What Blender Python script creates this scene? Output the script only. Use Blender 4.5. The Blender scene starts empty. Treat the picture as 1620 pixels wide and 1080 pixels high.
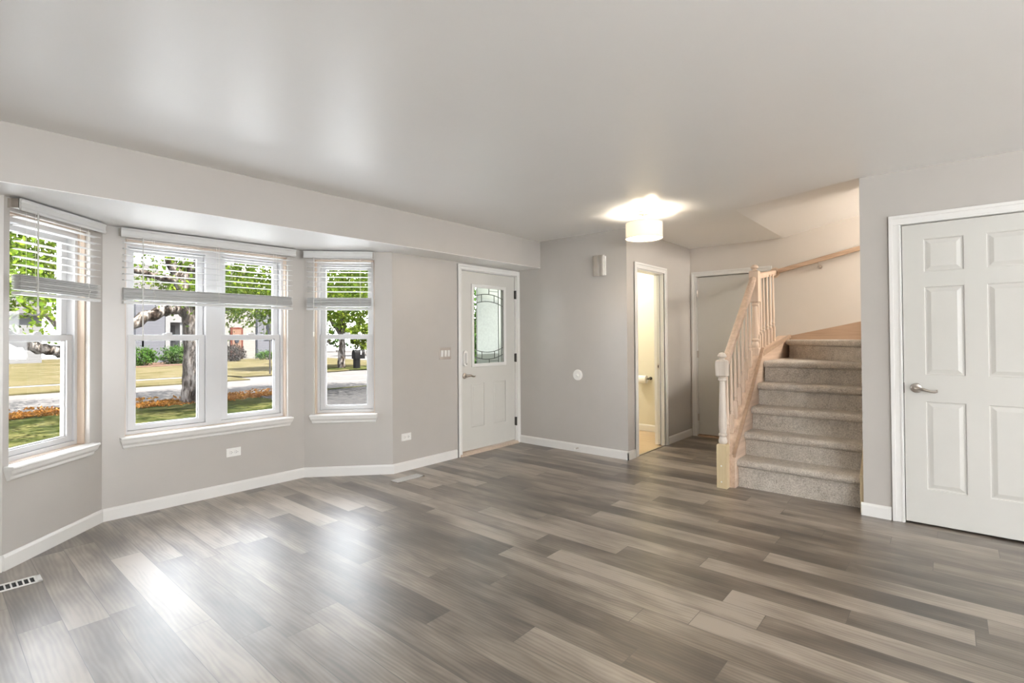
import bpy, bmesh, math, random
import numpy as np
from mathutils import Matrix, Vector

random.seed(7)
rng = np.random.default_rng(11)
SC = bpy.context.scene
COL = SC.collection

# ------------------------------------------------------------------ camera
def make_camera():
    f, yaw, pit, rol, h, cy = 809.173, math.radians(40.614), math.radians(0.697), math.radians(0.371), 1.301, -17.178
    F = Vector((math.cos(yaw), math.sin(yaw), 0)); R = Vector((math.sin(yaw), -math.cos(yaw), 0)); U = Vector((0, 0, 1))
    d = F * math.cos(pit) + U * math.sin(pit); u = -F * math.sin(pit) + U * math.cos(pit)
    A = R * math.cos(rol) - u * math.sin(rol); B = R * math.sin(rol) + u * math.cos(rol)
    cam = bpy.data.cameras.new('camera'); o = bpy.data.objects.new('camera', cam); COL.objects.link(o)
    m = Matrix.Identity(4)
    for i in range(3):
        m[i][0], m[i][1], m[i][2] = A[i], B[i], -d[i]
    m[2][3] = h
    o.matrix_world = m
    cam.sensor_width = 36; cam.lens = f / 1620 * 36; cam.shift_y = cy / 1620
    cam.clip_start = 0.02; cam.clip_end = 300
    SC.camera = o
make_camera()

# ------------------------------------------------------------------ view, world, sun, fill lights
SC.view_settings.view_transform = 'Standard'
SC.view_settings.look = 'None'
SC.view_settings.exposure = 0.29
SC.view_settings.gamma = 1.0
SC.view_settings.use_curve_mapping = False
SC.cycles.use_denoising = True
SC.cycles.max_bounces = 14
SC.cycles.diffuse_bounces = 7
SC.cycles.glossy_bounces = 5
SC.cycles.transmission_bounces = 8
SC.cycles.transparent_max_bounces = 24
SC.cycles.caustics_reflective = False
SC.cycles.caustics_refractive = False
SC.cycles.sample_clamp_indirect = 6.0

def make_world():
    w = bpy.data.worlds.new('sky'); SC.world = w; w.use_nodes = True
    nt = w.node_tree; nt.nodes.clear()
    out = nt.nodes.new('ShaderNodeOutputWorld'); bg = nt.nodes.new('ShaderNodeBackground')
    tc = nt.nodes.new('ShaderNodeTexCoord'); sep = nt.nodes.new('ShaderNodeSeparateXYZ'); nt.links.new(tc.outputs['Generated'], sep.inputs[0])
    r = nt.nodes.new('ShaderNodeValToRGB'); nt.links.new(sep.outputs['Z'], r.inputs['Fac'])
    r.color_ramp.elements[0].position = 0.0; r.color_ramp.elements[0].color = (0.94, 0.955, 0.97, 1)
    r.color_ramp.elements[1].position = 0.7; r.color_ramp.elements[1].color = (0.86, 0.92, 1.0, 1)
    nt.links.new(r.outputs['Color'], bg.inputs[0]); bg.inputs[1].default_value = 13.0
    nt.links.new(bg.outputs[0], out.inputs[0])
make_world()

def sun_lamp():
    l = bpy.data.lights.new('sun', 'SUN'); l.energy = 105.0; l.angle = math.radians(0.6); l.color = (1.0, 0.95, 0.86)
    o = bpy.data.objects.new('sun', l); COL.objects.link(o)
    d = Vector((-0.26, 0.44, -0.86))          # the way the light travels: from behind the house towards the street
    o.rotation_euler = d.to_track_quat('-Z', 'Y').to_euler()
    o.location = (0, -20, 30)
sun_lamp()

def area(name, loc, direction, sx, sy, power, color):
    l = bpy.data.lights.new(name, 'AREA'); l.shape = 'RECTANGLE'; l.size = sx; l.size_y = sy; l.energy = power; l.color = color
    o = bpy.data.objects.new(name, l); COL.objects.link(o); o.location = loc
    o.rotation_euler = Vector(direction).to_track_quat('-Z', 'Z').to_euler()
    return o
# unseen fill lamp added behind the camera, aimed up to brighten the ceiling
area('ceiling_fill', (-0.3, -1.9, 1.7), (0.05, 0.1, 1), 1.6, 1.6, 150, (0.92, 0.965, 1.0))
# unseen fill panels added in the rear and side openings to brighten the room
area('rear_fill', (1.6, -7.62, 1.15), (0, 1, 0.26), 4.2, 2.0, 20, (0.95, 0.98, 1.0))
area('side_fill', (-2.32, -4.2, 1.35), (1, 0.35, 0.30), 2.6, 1.6, 50, (0.95, 0.98, 1.0))

for nm, loc, d, sx, sy in (('sky_portal_left', (.50, 4.44, 1.3), (.707, -.707, 0), .7, 1.5), ('sky_portal_center', (1.62, 4.84, 1.3), (0, -1, 0), 1.25, 1.5), ('sky_portal_right', (2.78, 4.48, 1.3), (-.676, -.737, 0), .62, 1.5)):
    area(nm, loc, d, sx, sy, 1, (1, 1, 1)).data.cycles.is_portal = True

# ------------------------------------------------------------------ materials
def new_mat(name):
    m = bpy.data.materials.new(name); m.use_nodes = True
    nt = m.node_tree; b = nt.nodes['Principled BSDF']
    return m, nt, b
def N(nt, t, **kw):
    n = nt.nodes.new(t)
    for k, v in kw.items():
        setattr(n, k, v)
    return n
def L(nt, a, b):
    nt.links.new(a, b)
def coords(nt, scale=(1, 1, 1), rot=(0, 0, 0)):
    tc = N(nt, 'ShaderNodeTexCoord'); mp = N(nt, 'ShaderNodeMapping')
    mp.inputs['Scale'].default_value = scale; mp.inputs['Rotation'].default_value = rot
    L(nt, tc.outputs['Object'], mp.inputs['Vector'])
    return mp.outputs['Vector']
def noise(nt, vec, scale, detail=3.0, rough=0.5):
    n = N(nt, 'ShaderNodeTexNoise'); n.inputs['Scale'].default_value = scale
    n.inputs['Detail'].default_value = detail; n.inputs['Roughness'].default_value = rough
    if vec is not None:
        L(nt, vec, n.inputs['Vector'])
    return n.outputs['Fac']
def ramp(nt, fac, stops):
    r = N(nt, 'ShaderNodeValToRGB'); el = r.color_ramp.elements
    while len(el) < len(stops):
        el.new(0.5)
    for e, (p, c) in zip(el, stops):
        e.position = p; e.color = (c[0], c[1], c[2], 1)
    L(nt, fac, r.inputs['Fac'])
    return r.outputs['Color']
def bump(nt, b, fac, strength, dist=0.002):
    n = N(nt, 'ShaderNodeBump'); n.inputs['Strength'].default_value = strength; n.inputs['Distance'].default_value = dist
    L(nt, fac, n.inputs['Height']); L(nt, n.outputs['Normal'], b.inputs['Normal'])
def math_n(nt, op, a, b=None, c=None):
    n = N(nt, 'ShaderNodeMath', operation=op)
    for i, v in enumerate((a, b, c)):
        if v is None:
            continue
        if isinstance(v, (int, float)):
            n.inputs[i].default_value = v
        else:
            L(nt, v, n.inputs[i])
    return n.outputs[0]

def plain(name, col, rough=0.5, metal=0.0, var=0.04, nscale=6.0, bmp=0.0, bscale=120.0, spec=0.5, trans=0.0):
    m, nt, b = new_mat(name)
    v = coords(nt)
    f = noise(nt, v, nscale, 3)
    lo = [max(0, c * (1 - var)) for c in col]; hi = [min(1, c * (1 + var)) for c in col]
    L(nt, ramp(nt, f, [(0.3, lo), (0.7, hi)]), b.inputs['Base Color'])
    b.inputs['Roughness'].default_value = rough; b.inputs['Metallic'].default_value = metal
    b.inputs['Specular IOR Level'].default_value = spec
    if bmp:
        bump(nt, b, noise(nt, v, bscale, 4), bmp, 0.001)
    return m

def wood(name, light, dark, axis='z', rough=0.42):
    m, nt, b = new_mat(name)
    sc = {'x': (2.5, 45, 45), 'y': (45, 2.5, 45), 'z': (45, 45, 2.5)}[axis]
    v = coords(nt, sc)
    f = noise(nt, v, 1.0, 5, 0.6)
    f2 = noise(nt, coords(nt, tuple(s * 0.25 for s in sc)), 1.0, 2)
    s = math_n(nt, 'ADD', math_n(nt, 'MULTIPLY', f, 0.6), math_n(nt, 'MULTIPLY', f2, 0.4))
    L(nt, ramp(nt, s, [(0.35, dark), (0.62, light)]), b.inputs['Base Color'])
    b.inputs['Roughness'].default_value = rough
    bump(nt, b, f, 0.15, 0.001)
    return m

def floor_mat():
    m, nt, b = new_mat('laminate_planks')
    tc = N(nt, 'ShaderNodeTexCoord'); sep = N(nt, 'ShaderNodeSeparateXYZ'); L(nt, tc.outputs['Object'], sep.inputs[0])
    X, Y = sep.outputs['X'], sep.outputs['Y']
    W, LEN = 0.152, 1.16
    u = math_n(nt, 'DIVIDE', math_n(nt, 'SUBTRACT', X, 1.21 - 40 * W), W)
    row = math_n(nt, 'FLOOR', u)
    wn = N(nt, 'ShaderNodeTexWhiteNoise', noise_dimensions='1D'); L(nt, row, wn.inputs['W'])
    off = math_n(nt, 'MULTIPLY', wn.outputs['Value'], LEN)
    v = math_n(nt, 'DIVIDE', math_n(nt, 'ADD', math_n(nt, 'ADD', Y, 30.0), off), LEN)
    colm = math_n(nt, 'FLOOR', v)
    cmb = N(nt, 'ShaderNodeCombineXYZ'); L(nt, row, cmb.inputs[0]); L(nt, colm, cmb.inputs[1])
    wn2 = N(nt, 'ShaderNodeTexWhiteNoise', noise_dimensions='3D'); L(nt, cmb.outputs[0], wn2.inputs['Vector'])
    pid = wn2.outputs['Value']
    # grain coordinates, shifted for every plank
    sh = N(nt, 'ShaderNodeVectorMath', operation='SCALE'); L(nt, wn2.outputs['Color'], sh.inputs[0]); sh.inputs['Scale'].default_value = 37.0
    add = N(nt, 'ShaderNodeVectorMath', operation='ADD'); L(nt, tc.outputs['Object'], add.inputs[0]); L(nt, sh.outputs[0], add.inputs[1])
    def mapped(sc):
        mp = N(nt, 'ShaderNodeMapping'); mp.inputs['Scale'].default_value = sc; L(nt, add.outputs[0], mp.inputs['Vector']); return mp.outputs[0]
    cloud = noise(nt, mapped((6.0, 1.7, 1)), 1.0, 3, 0.55)
    fine = noise(nt, mapped((75, 4, 1)), 1.0, 4, 0.6)
    streak = noise(nt, mapped((26, 0.9, 1)), 1.0, 3, 0.55)
    wv = N(nt, 'ShaderNodeTexWave', wave_type='BANDS', bands_direction='X'); wv.inputs['Scale'].default_value = 16.0; wv.inputs['Distortion'].default_value = 11.0
    wv.inputs['Detail'].default_value = 2.0; wv.inputs['Detail Scale'].default_value = 0.9
    L(nt, mapped((1.0, 0.14, 1)), wv.inputs['Vector'])
    s = math_n(nt, 'MULTIPLY', pid, 0.30)
    s = math_n(nt, 'ADD', s, math_n(nt, 'MULTIPLY', cloud, 0.80))
    s = math_n(nt, 'ADD', s, math_n(nt, 'MULTIPLY', streak, 0.22))
    s = math_n(nt, 'ADD', s, math_n(nt, 'MULTIPLY', fine, 0.12))
    s = math_n(nt, 'ADD', s, math_n(nt, 'MULTIPLY', wv.outputs['Fac'], 0.07))
    col = ramp(nt, s, [(0.50, (0.044, 0.033, 0.025)), (0.66, (0.106, 0.083, 0.063)), (0.79, (0.195, 0.159, 0.124)), (0.95, (0.34, 0.29, 0.236))])
    # dark joints
    fu = math_n(nt, 'FRACT', u); fv = math_n(nt, 'FRACT', v)
    du = math_n(nt, 'MULTIPLY', math_n(nt, 'MINIMUM', fu, math_n(nt, 'SUBTRACT', 1.0, fu)), W)
    dv = math_n(nt, 'MULTIPLY', math_n(nt, 'MINIMUM', fv, math_n(nt, 'SUBTRACT', 1.0, fv)), LEN)
    dj = math_n(nt, 'MINIMUM', du, dv)
    jm = N(nt, 'ShaderNodeMapRange'); L(nt, dj, jm.inputs['Value']); jm.inputs['From Min'].default_value = 0.0005; jm.inputs['From Max'].default_value = 0.0022
    mx = N(nt, 'ShaderNodeMix', data_type='RGBA'); L(nt, jm.outputs[0], mx.inputs['Factor'])
    mx.inputs['A'].default_value = (0.06, 0.05, 0.042, 1); L(nt, col, mx.inputs['B'])
    L(nt, mx.outputs['Result'], b.inputs['Base Color'])
    rg = N(nt, 'ShaderNodeMapRange'); L(nt, fine, rg.inputs['Value']); rg.inputs['To Min'].default_value = 0.36; rg.inputs['To Max'].default_value = 0.48
    L(nt, rg.outputs[0], b.inputs['Roughness'])
    b.inputs['Specular IOR Level'].default_value = 0.9
    b.inputs['Coat Weight'].default_value = 0.65; b.inputs['Coat Roughness'].default_value = 0.36; b.inputs['Coat IOR'].default_value = 1.5
    hgt = math_n(nt, 'ADD', math_n(nt, 'MULTIPLY', fine, 0.25), jm.outputs[0])
    bump(nt, b, hgt, 0.12, 0.0015)
    return m

def carpet_mat():
    m, nt, b = new_mat('carpet_pile')
    v = coords(nt)
    f = noise(nt, v, 110, 5, 0.75); g = noise(nt, v, 17, 3, 0.6)
    s = math_n(nt, 'ADD', math_n(nt, 'MULTIPLY', f, 0.78), math_n(nt, 'MULTIPLY', g, 0.22))
    L(nt, ramp(nt, s, [(0.34, (0.27, 0.235, 0.195)), (0.5, (0.52, 0.465, 0.40)), (0.66, (0.74, 0.68, 0.60))]), b.inputs['Base Color'])
    b.inputs['Roughness'].default_value = 1.0; b.inputs['Specular IOR Level'].default_value = 0.1
    b.inputs['Sheen Weight'].default_value = 0.2
    bump(nt, b, f, 0.8, 0.010)
    return m

def glass_mat(name='window_glass', tint=(1, 1, 1)):
    m = bpy.data.materials.new(name); m.use_nodes = True; nt = m.node_tree; nt.nodes.clear()
    out = N(nt, 'ShaderNodeOutputMaterial'); mix = N(nt, 'ShaderNodeMixShader'); t = N(nt, 'ShaderNodeBsdfTransparent'); g = N(nt, 'ShaderNodeBsdfGlossy')
    t.inputs[0].default_value = (*tint, 1); g.inputs['Roughness'].default_value = 0.02
    lw = N(nt, 'ShaderNodeLayerWeight'); lw.inputs['Blend'].default_value = 0.5
    fr = math_n(nt, 'MULTIPLY_ADD', math_n(nt, 'POWER', lw.outputs['Facing'], 5.0), 0.55, 0.02)
    L(nt, fr, mix.inputs[0]); L(nt, t.outputs[0], mix.inputs[1]); L(nt, g.outputs[0], mix.inputs[2]); L(nt, mix.outputs[0], out.inputs[0])
    return m
def frosted_mat(name, frac, tint):
    m = bpy.data.materials.new(name); m.use_nodes = True; nt = m.node_tree; nt.nodes.clear()
    out = N(nt, 'ShaderNodeOutputMaterial'); mix = N(nt, 'ShaderNodeMixShader'); t = N(nt, 'ShaderNodeBsdfTranslucent'); g = N(nt, 'ShaderNodeBsdfRefraction')
    g.inputs['Color'].default_value = (*tint, 1)
    v = coords(nt); f = noise(nt, v, 40, 3)
    L(nt, ramp(nt, f, [(0.3, tuple(0.85 * c for c in tint)), (0.7, tint)]), t.inputs[0])
    g.inputs['Roughness'].default_value = 0.35; g.inputs['IOR'].default_value = 1.08; mix.inputs[0].default_value = frac
    L(nt, g.outputs[0], mix.inputs[1]); L(nt, t.outputs[0], mix.inputs[2]); L(nt, mix.outputs[0], out.inputs[0])
    return m
def emit_mat(name, base, emis, strength, through=0.0):
    m, nt, b = new_mat(name)
    v = coords(nt); f = noise(nt, v, 300, 2)
    L(nt, ramp(nt, f, [(0.3, tuple(c * 0.96 for c in base)), (0.7, base)]), b.inputs['Base Color'])
    b.inputs['Emission Color'].default_value = (*emis, 1); b.inputs['Emission Strength'].default_value = strength
    b.inputs['Roughness'].default_value = 0.7
    if through:                                # thin cloth or glass that lets part of the bulb's light pass
        t = N(nt, 'ShaderNodeBsdfTransparent'); t.inputs[0].default_value = (1.0, 0.93, 0.82, 1); mix = N(nt, 'ShaderNodeMixShader'); mix.inputs[0].default_value = through
        out = nt.nodes['Material Output']; L(nt, b.outputs[0], mix.inputs[1]); L(nt, t.outputs[0], mix.inputs[2]); L(nt, mix.outputs[0], out.inputs['Surface'])
    return m
EXT = 0.105                                      # overall tone of outdoor materials
def leaf_mat(name, stops):
    stops = [(p, tuple(0.20 * k for k in c)) for p, c in stops]
    m = bpy.data.materials.new(name); m.use_nodes = True; nt = m.node_tree; nt.nodes.clear()
    out = N(nt, 'ShaderNodeOutputMaterial'); mix = N(nt, 'ShaderNodeMixShader'); t = N(nt, 'ShaderNodeBsdfTranslucent'); d = N(nt, 'ShaderNodeBsdfDiffuse')
    v = coords(nt); f = noise(nt, v, 2.3, 4, 0.75)
    c = ramp(nt, f, stops)
    L(nt, c, t.inputs[0]); L(nt, c, d.inputs[0]); mix.inputs[0].default_value = 0.4
    L(nt, d.outputs[0], mix.inputs[1]); L(nt, t.outputs[0], mix.inputs[2]); L(nt, mix.outputs[0], out.inputs[0])
    return m
def patch_mat(name, stops, scale=3.0, rough=0.9, detail=5, stretch=(1, 1, 1), bmp=0.0):
    stops = [(p, tuple(EXT * k for k in c)) for p, c in stops]
    m, nt, b = new_mat(name)
    f = noise(nt, coords(nt, stretch), scale, detail, 0.65)
    L(nt, ramp(nt, f, stops), b.inputs['Base Color']); b.inputs['Roughness'].default_value = rough; b.inputs['Specular IOR Level'].default_value = 0.0
    if bmp:
        bump(nt, b, f, bmp, 0.02)
    return m
def siding_mat(name, col, pitch=0.16):
    col = tuple(EXT * k for k in col)
    m, nt, b = new_mat(name)
    tc = N(nt, 'ShaderNodeTexCoord'); sep = N(nt, 'ShaderNodeSeparateXYZ'); L(nt, tc.outputs['Object'], sep.inputs[0])
    fr = math_n(nt, 'FRACT', math_n(nt, 'DIVIDE', math_n(nt, 'ADD', sep.outputs['Z'], 5.0), pitch))
    L(nt, ramp(nt, fr, [(0.0, tuple(c * 0.55 for c in col)), (0.16, tuple(c * 0.95 for c in col)), (0.9, col)]), b.inputs['Base Color'])
    b.inputs['Roughness'].default_value = 0.7; b.inputs['Specular IOR Level'].default_value = 0.05
    bump(nt, b, fr, 0.5, 0.02)
    return m
def bark_mat():
    m, nt, b = new_mat('dappled_tree_bark')
    f = noise(nt, coords(nt, (6, 6, 2.0)), 1.0, 6, 0.72)
    L(nt, ramp(nt, f, [(0.40, (0.004, 0.003, 0.0025)), (0.49, (0.018, 0.0145, 0.012)), (0.56, (0.055, 0.049, 0.045)), (0.70, (0.095, 0.088, 0.082))]), b.inputs['Base Color'])  # mottled bark, its pale patches painting in sun dapples
    b.inputs['Roughness'].default_value = 0.95; b.inputs['Specular IOR Level'].default_value = 0.0
    bump(nt, b, f, 0.9, 0.05)
    return m

M = {}
M['wall'] = plain('greige_wall_paint', (0.475, 0.450, 0.420), 0.26, var=0.012, bmp=0.03, bscale=160, spec=0.6)
M['ceil'] = plain('white_ceiling_paint', (0.86, 0.855, 0.845), 0.36, var=0.012, nscale=1.5, bmp=0.04, bscale=60, spec=0.5)
M['cream'] = plain('cream_wall_paint', (0.70, 0.67, 0.56), 0.55, var=0.012)
M['stairwall'] = plain('pale_stairwell_paint', (0.60, 0.555, 0.505), 0.5, var=0.012)
M['trim'] = plain('white_trim_paint', (0.74, 0.73, 0.705), 0.32, var=0.01)
M['door'] = plain('white_door_paint', (0.585, 0.575, 0.54), 0.38, var=0.01, bmp=0.04, bscale=90)
M['vinyl'] = plain('white_vinyl', (0.58, 0.58, 0.585), 0.3, var=0.01)
M['blind'] = plain('white_faux_wood', (0.57, 0.57, 0.56), 0.4, var=0.02)
M['cord'] = plain('white_cord', (0.72, 0.70, 0.66), 0.7)
M['jamb'] = wood('pale_pine_jamb', (0.56, 0.46, 0.37), (0.47, 0.37, 0.29), 'z')
M['floor'] = floor_mat()
M['tile'] = wood('tan_wood_floor', (0.62, 0.47, 0.30), (0.50, 0.36, 0.22), 'y', 0.3)
M['carpet'] = carpet_mat()
M['oak_z'] = wood('pickled_oak_upright', (0.66, 0.52, 0.41), (0.53, 0.40, 0.30), 'z')
M['oak_x'] = wood('pickled_oak_lengthwise', (0.63, 0.48, 0.37), (0.48, 0.35, 0.26), 'x')
M['oak_y'] = wood('brown_oak_rail', (0.50, 0.36, 0.26), (0.37, 0.25, 0.17), 'y')
M['oak_pale'] = wood('whitewashed_oak', (0.66, 0.60, 0.53), (0.52, 0.45, 0.38), 'z')
M['oak_yellow'] = wood('bare_yellow_oak', (0.60, 0.49, 0.31), (0.52, 0.41, 0.25), 'z')
M['oak_skirt'] = wood('brown_skirt_board', (0.42, 0.29, 0.20), (0.33, 0.22, 0.15), 'y')
M['nickel'] = plain('satin_nickel', (0.55, 0.50, 0.45), 0.28, metal=1.0)
M['steel'] = plain('brushed_steel', (0.62, 0.58, 0.53), 0.26, metal=1.0)
M['bronze'] = plain('dark_bronze', (0.03, 0.025, 0.02), 0.4, metal=0.2)
M['lead'] = plain('lead_came', (0.06, 0.06, 0.055), 0.45, metal=0.6)
M['plastic'] = plain('white_plastic', (0.78, 0.77, 0.74), 0.35, var=0.01)
M['plate'] = plain('nickel_cover_plate', (0.50, 0.45, 0.41), 0.4, metal=0.5)
M['greyplastic'] = plain('grey_plastic', (0.52, 0.51, 0.49), 0.45)
M['black'] = plain('black_plastic', (0.0012, 0.0012, 0.0013), 0.6, spec=0.02)
M['slot'] = plain('dark_slot', (0.025, 0.025, 0.025), 0.8)
M['paper'] = plain('toilet_paper', (0.86, 0.85, 0.82), 0.9)
M['glass'] = glass_mat()
M['frost'] = frosted_mat('frosted_glass', 0.75, (0.40, 0.41, 0.385))
M['seeded'] = frosted_mat('seeded_glass', 0.35, (0.36, 0.37, 0.34))
M['shade'] = emit_mat('linen_lamp_shade', (0.85, 0.78, 0.62), (1.0, 0.86, 0.60), 0.42, 0.025)
M['diffuser'] = emit_mat('glowing_lamp_diffuser', (0.9, 0.88, 0.82), (1.0, 0.92, 0.78), 4.0, 0.60)
M['bark'] = bark_mat()
M['leaf'] = leaf_mat('green_leaves', [(0.30, (0.05, 0.095, 0.01)), (0.5, (0.12, 0.20, 0.02)), (0.68, (0.26, 0.31, 0.04))])
M['leaf2'] = leaf_mat('yellow_green_leaves', [(0.30, (0.08, 0.14, 0.012)), (0.5, (0.17, 0.25, 0.028)), (0.68, (0.31, 0.36, 0.055))])
M['hedge'] = leaf_mat('hedge_leaves', [(0.30, (0.02, 0.06, 0.01)), (0.5, (0.06, 0.14, 0.025)), (0.7, (0.15, 0.22, 0.04))])
M['dusk'] = leaf_mat('purple_grey_leaves', [(0.30, (0.025, 0.025, 0.022)), (0.5, (0.06, 0.055, 0.05)), (0.7, (0.13, 0.10, 0.09))])
M['grass'] = patch_mat('front_lawn', [(0.36, (0.022, 0.032, 0.010)), (0.5, (0.065, 0.078, 0.026)), (0.64, (0.17, 0.165, 0.065))], 1.6, bmp=0.4)
M['drygrass'] = patch_mat('dry_lawn', [(0.30, (0.10, 0.09, 0.04)), (0.5, (0.16, 0.14, 0.075)), (0.72, (0.21, 0.175, 0.11))], 0.8)
M['asphalt'] = patch_mat('pale_street', [(0.3, (0.18, 0.175, 0.18)), (0.7, (0.26, 0.25, 0.245))], 1.2)
M['drive'] = patch_mat('dark_driveway', [(0.3, (0.05, 0.05, 0.055)), (0.5, (0.10, 0.10, 0.105)), (0.7, (0.19, 0.185, 0.18))], 9.0)
M['concrete'] = patch_mat('pale_concrete', [(0.3, (0.26, 0.25, 0.235)), (0.7, (0.34, 0.33, 0.31))], 2.0)
M['bounce'] = plain('pale_bounce_ground', (0.60, 0.61, 0.615), 0.85, spec=0.0)  # bright tone for the added ground that throws sun indoors
M['litter'] = leaf_mat('fallen_orange_leaves', [(0.30, (0.17, 0.06, 0.02)), (0.5, (0.30, 0.13, 0.03)), (0.7, (0.38, 0.22, 0.06))])
M['mulch'] = patch_mat('red_mulch', [(0.3, (0.13, 0.08, 0.06)), (0.7, (0.24, 0.16, 0.12))], 4.0)
M['bluesiding'] = siding_mat('blue_grey_siding', (0.22, 0.225, 0.26), 0.20)
M['whitesiding'] = siding_mat('white_siding', (0.36, 0.36, 0.37), 0.20)
M['creamsiding'] = siding_mat('cream_siding', (0.42, 0.40, 0.37), 0.20)
M['roof'] = patch_mat('grey_shingles', [(0.3, (0.10, 0.10, 0.11)), (0.7, (0.20, 0.19, 0.19))], 5.0)
M['extwhite'] = plain('white_exterior_paint', (0.036, 0.036, 0.037), 0.6, spec=0.05)
M['reddoor'] = plain('terracotta_door', (0.020, 0.006, 0.004), 0.7, spec=0.0)
M['peach'] = plain('peach_door_panel', (0.034, 0.020, 0.014), 0.7, spec=0.0)
M['darkglass'] = plain('dark_window_pane', (0.004, 0.0045, 0.006), 0.4, spec=0.05)
M['pole'] = plain('dark_brown_metal', (0.005, 0.004, 0.0035), 0.5, spec=0.2)

# ------------------------------------------------------------------ mesh helpers
class MB:
    def __init__(self, mat=None):
        self.v = []; self.f = []; self.M = mat or Matrix.Identity(4)
    def add(self, verts, faces):
        o = len(self.v)
        self.v += [self.M @ Vector(p) for p in verts]
        self.f += [[i + o for i in q] for q in faces]
        return self
    def box(self, x0, x1, y0, y1, z0, z1):
        x0, x1 = min(x0, x1), max(x0, x1); y0, y1 = min(y0, y1), max(y0, y1); z0, z1 = min(z0, z1), max(z0, z1)
        return self.add([(x0, y0, z0), (x1, y0, z0), (x1, y1, z0), (x0, y1, z0), (x0, y0, z1), (x1, y0, z1), (x1, y1, z1), (x0, y1, z1)],
                        [(0, 3, 2, 1), (4, 5, 6, 7), (0, 1, 5, 4), (1, 2, 6, 5), (2, 3, 7, 6), (3, 0, 4, 7)])
    def hexa(self, a, b):                      # two matching rings of points
        n = len(a)
        faces = [list(range(n))[::-1], list(range(n, 2 * n))]
        for i in range(n):
            j = (i + 1) % n; faces.append((i, j, n + j, n + i))
        return self.add(list(a) + list(b), faces)
    def prism(self, pts, axis, a, b):          # polygon extruded along an axis
        def P(p, t):
            return {'x': (t, p[0], p[1]), 'y': (p[0], t, p[1]), 'z': (p[0], p[1], t)}[axis]
        return self.hexa([P(p, a) for p in pts], [P(p, b) for p in pts])
    def frustum(self, r0, y0, r1, y1):         # rects (x0,x1,z0,z1) at two depths
        q = lambda r, y: [(r[0], y, r[2]), (r[1], y, r[2]), (r[1], y, r[3]), (r[0], y, r[3])]
        return self.hexa(q(r0, y0), q(r1, y1))
    def lathe(self, prof, c=(0, 0, 0), axis='z', n=20, sx=1.0):
        vs = []; fs = []
        for r, t in prof:
            for k in range(n):
                a = 2 * math.pi * k / n; p, q = r * math.cos(a) * sx, r * math.sin(a)
                vs.append({'z': (c[0] + p, c[1] + q, c[2] + t), 'x': (c[0] + t, c[1] + p, c[2] + q), 'y': (c[0] + p, c[1] + t, c[2] + q)}[axis])
        for i in range(len(prof) - 1):
            for k in range(n):
                k2 = (k + 1) % n; fs.append((i * n + k, i * n + k2, (i + 1) * n + k2, (i + 1) * n + k))
        fs.append(list(range(n))[::-1]); fs.append([(len(prof) - 1) * n + k for k in range(n)])
        return self.add(vs, fs)
    def tube(self, pts, r, n=10, ry=None, up=(0, 0, 1), cap=True):
        pts = [Vector(p) for p in pts]; vs = []; fs = []
        rs = r if isinstance(r, (list, tuple)) else [r] * len(pts)
        for i, p in enumerate(pts):
            t = (pts[min(i + 1, len(pts) - 1)] - pts[max(i - 1, 0)]).normalized()
            u = Vector(up)
            if abs(t.dot(u)) > 0.95:
                u = Vector((1, 0, 0)) if abs(t.x) < 0.9 else Vector((0, 1, 0))
            a = t.cross(u).normalized(); b = a.cross(t).normalized()
            for k in range(n):
                w = 2 * math.pi * k / n
                vs.append(p + a * rs[i] * math.cos(w) + b * (ry if ry else rs[i]) * math.sin(w))
        for i in range(len(pts) - 1):
            for k in range(n):
                k2 = (k + 1) % n; fs.append((i * n + k, i * n + k2, (i + 1) * n + k2, (i + 1) * n + k))
        if cap:
            fs.append(list(range(n))[::-1]); fs.append([(len(pts) - 1) * n + k for k in range(n)])
        return self.add(vs, fs)
    def build(self, name, mat, parent=None, bevel=0.0, smooth=False, seg=2):
        me = bpy.data.meshes.new(name); me.from_pydata([tuple(p) for p in self.v], [], self.f)
        bm = bmesh.new(); bm.from_mesh(me); bmesh.ops.recalc_face_normals(bm, faces=bm.faces); bm.to_mesh(me); bm.free()
        me.materials.append(mat)
        if smooth:
            for p in me.polygons:
                p.use_smooth = True
            try:
                me.set_sharp_from_angle(angle=math.radians(40))
            except Exception:
                pass
        o = bpy.data.objects.new(name, me); COL.objects.link(o)
        if parent is not None:
            o.parent = parent
            if parent.type == 'EMPTY':
                o.matrix_parent_inverse = parent.matrix_basis.inverted()
        if bevel:
            b = o.modifiers.new('bevel', 'BEVEL'); b.width = bevel; b.segments = seg; b.limit_method = 'ANGLE'; b.angle_limit = math.radians(35)
        return o

def tag(o, label=None, cat=None, group=None, kind=None):
    if label: o['label'] = label
    if cat: o['category'] = cat
    if group: o['group'] = group
    if kind: o['kind'] = kind
    return o
def thing(name, loc, label, cat, group=None, kind=None):
    o = bpy.data.objects.new(name, None); COL.objects.link(o); o.location = loc; o.empty_display_size = 0.1
    bpy.context.view_layer.update()
    return tag(o, label, cat, group, kind)
def copy_part(o, parent, delta):
    c = o.copy(); COL.objects.link(c); c.parent = parent
    c.matrix_parent_inverse = o.matrix_parent_inverse.copy()
    c.location = o.location + Vector(delta)
    return c
def frame(p, q):                               # s along p->q seen from the room, y outward (away from the viewer), z up
    t = (Vector((q[0], q[1], 0)) - Vector((p[0], p[1], 0))).normalized()
    o = Vector((-t.y, t.x, 0))
    m = Matrix.Identity(4)
    for i in range(3):
        m[i][0], m[i][1], m[i][2] = t[i], o[i], (0, 0, 1)[i]
    m[0][3], m[1][3] = p[0], p[1]
    return m
def dist(p, q):
    return math.hypot(q[0] - p[0], q[1] - p[1])
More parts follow.
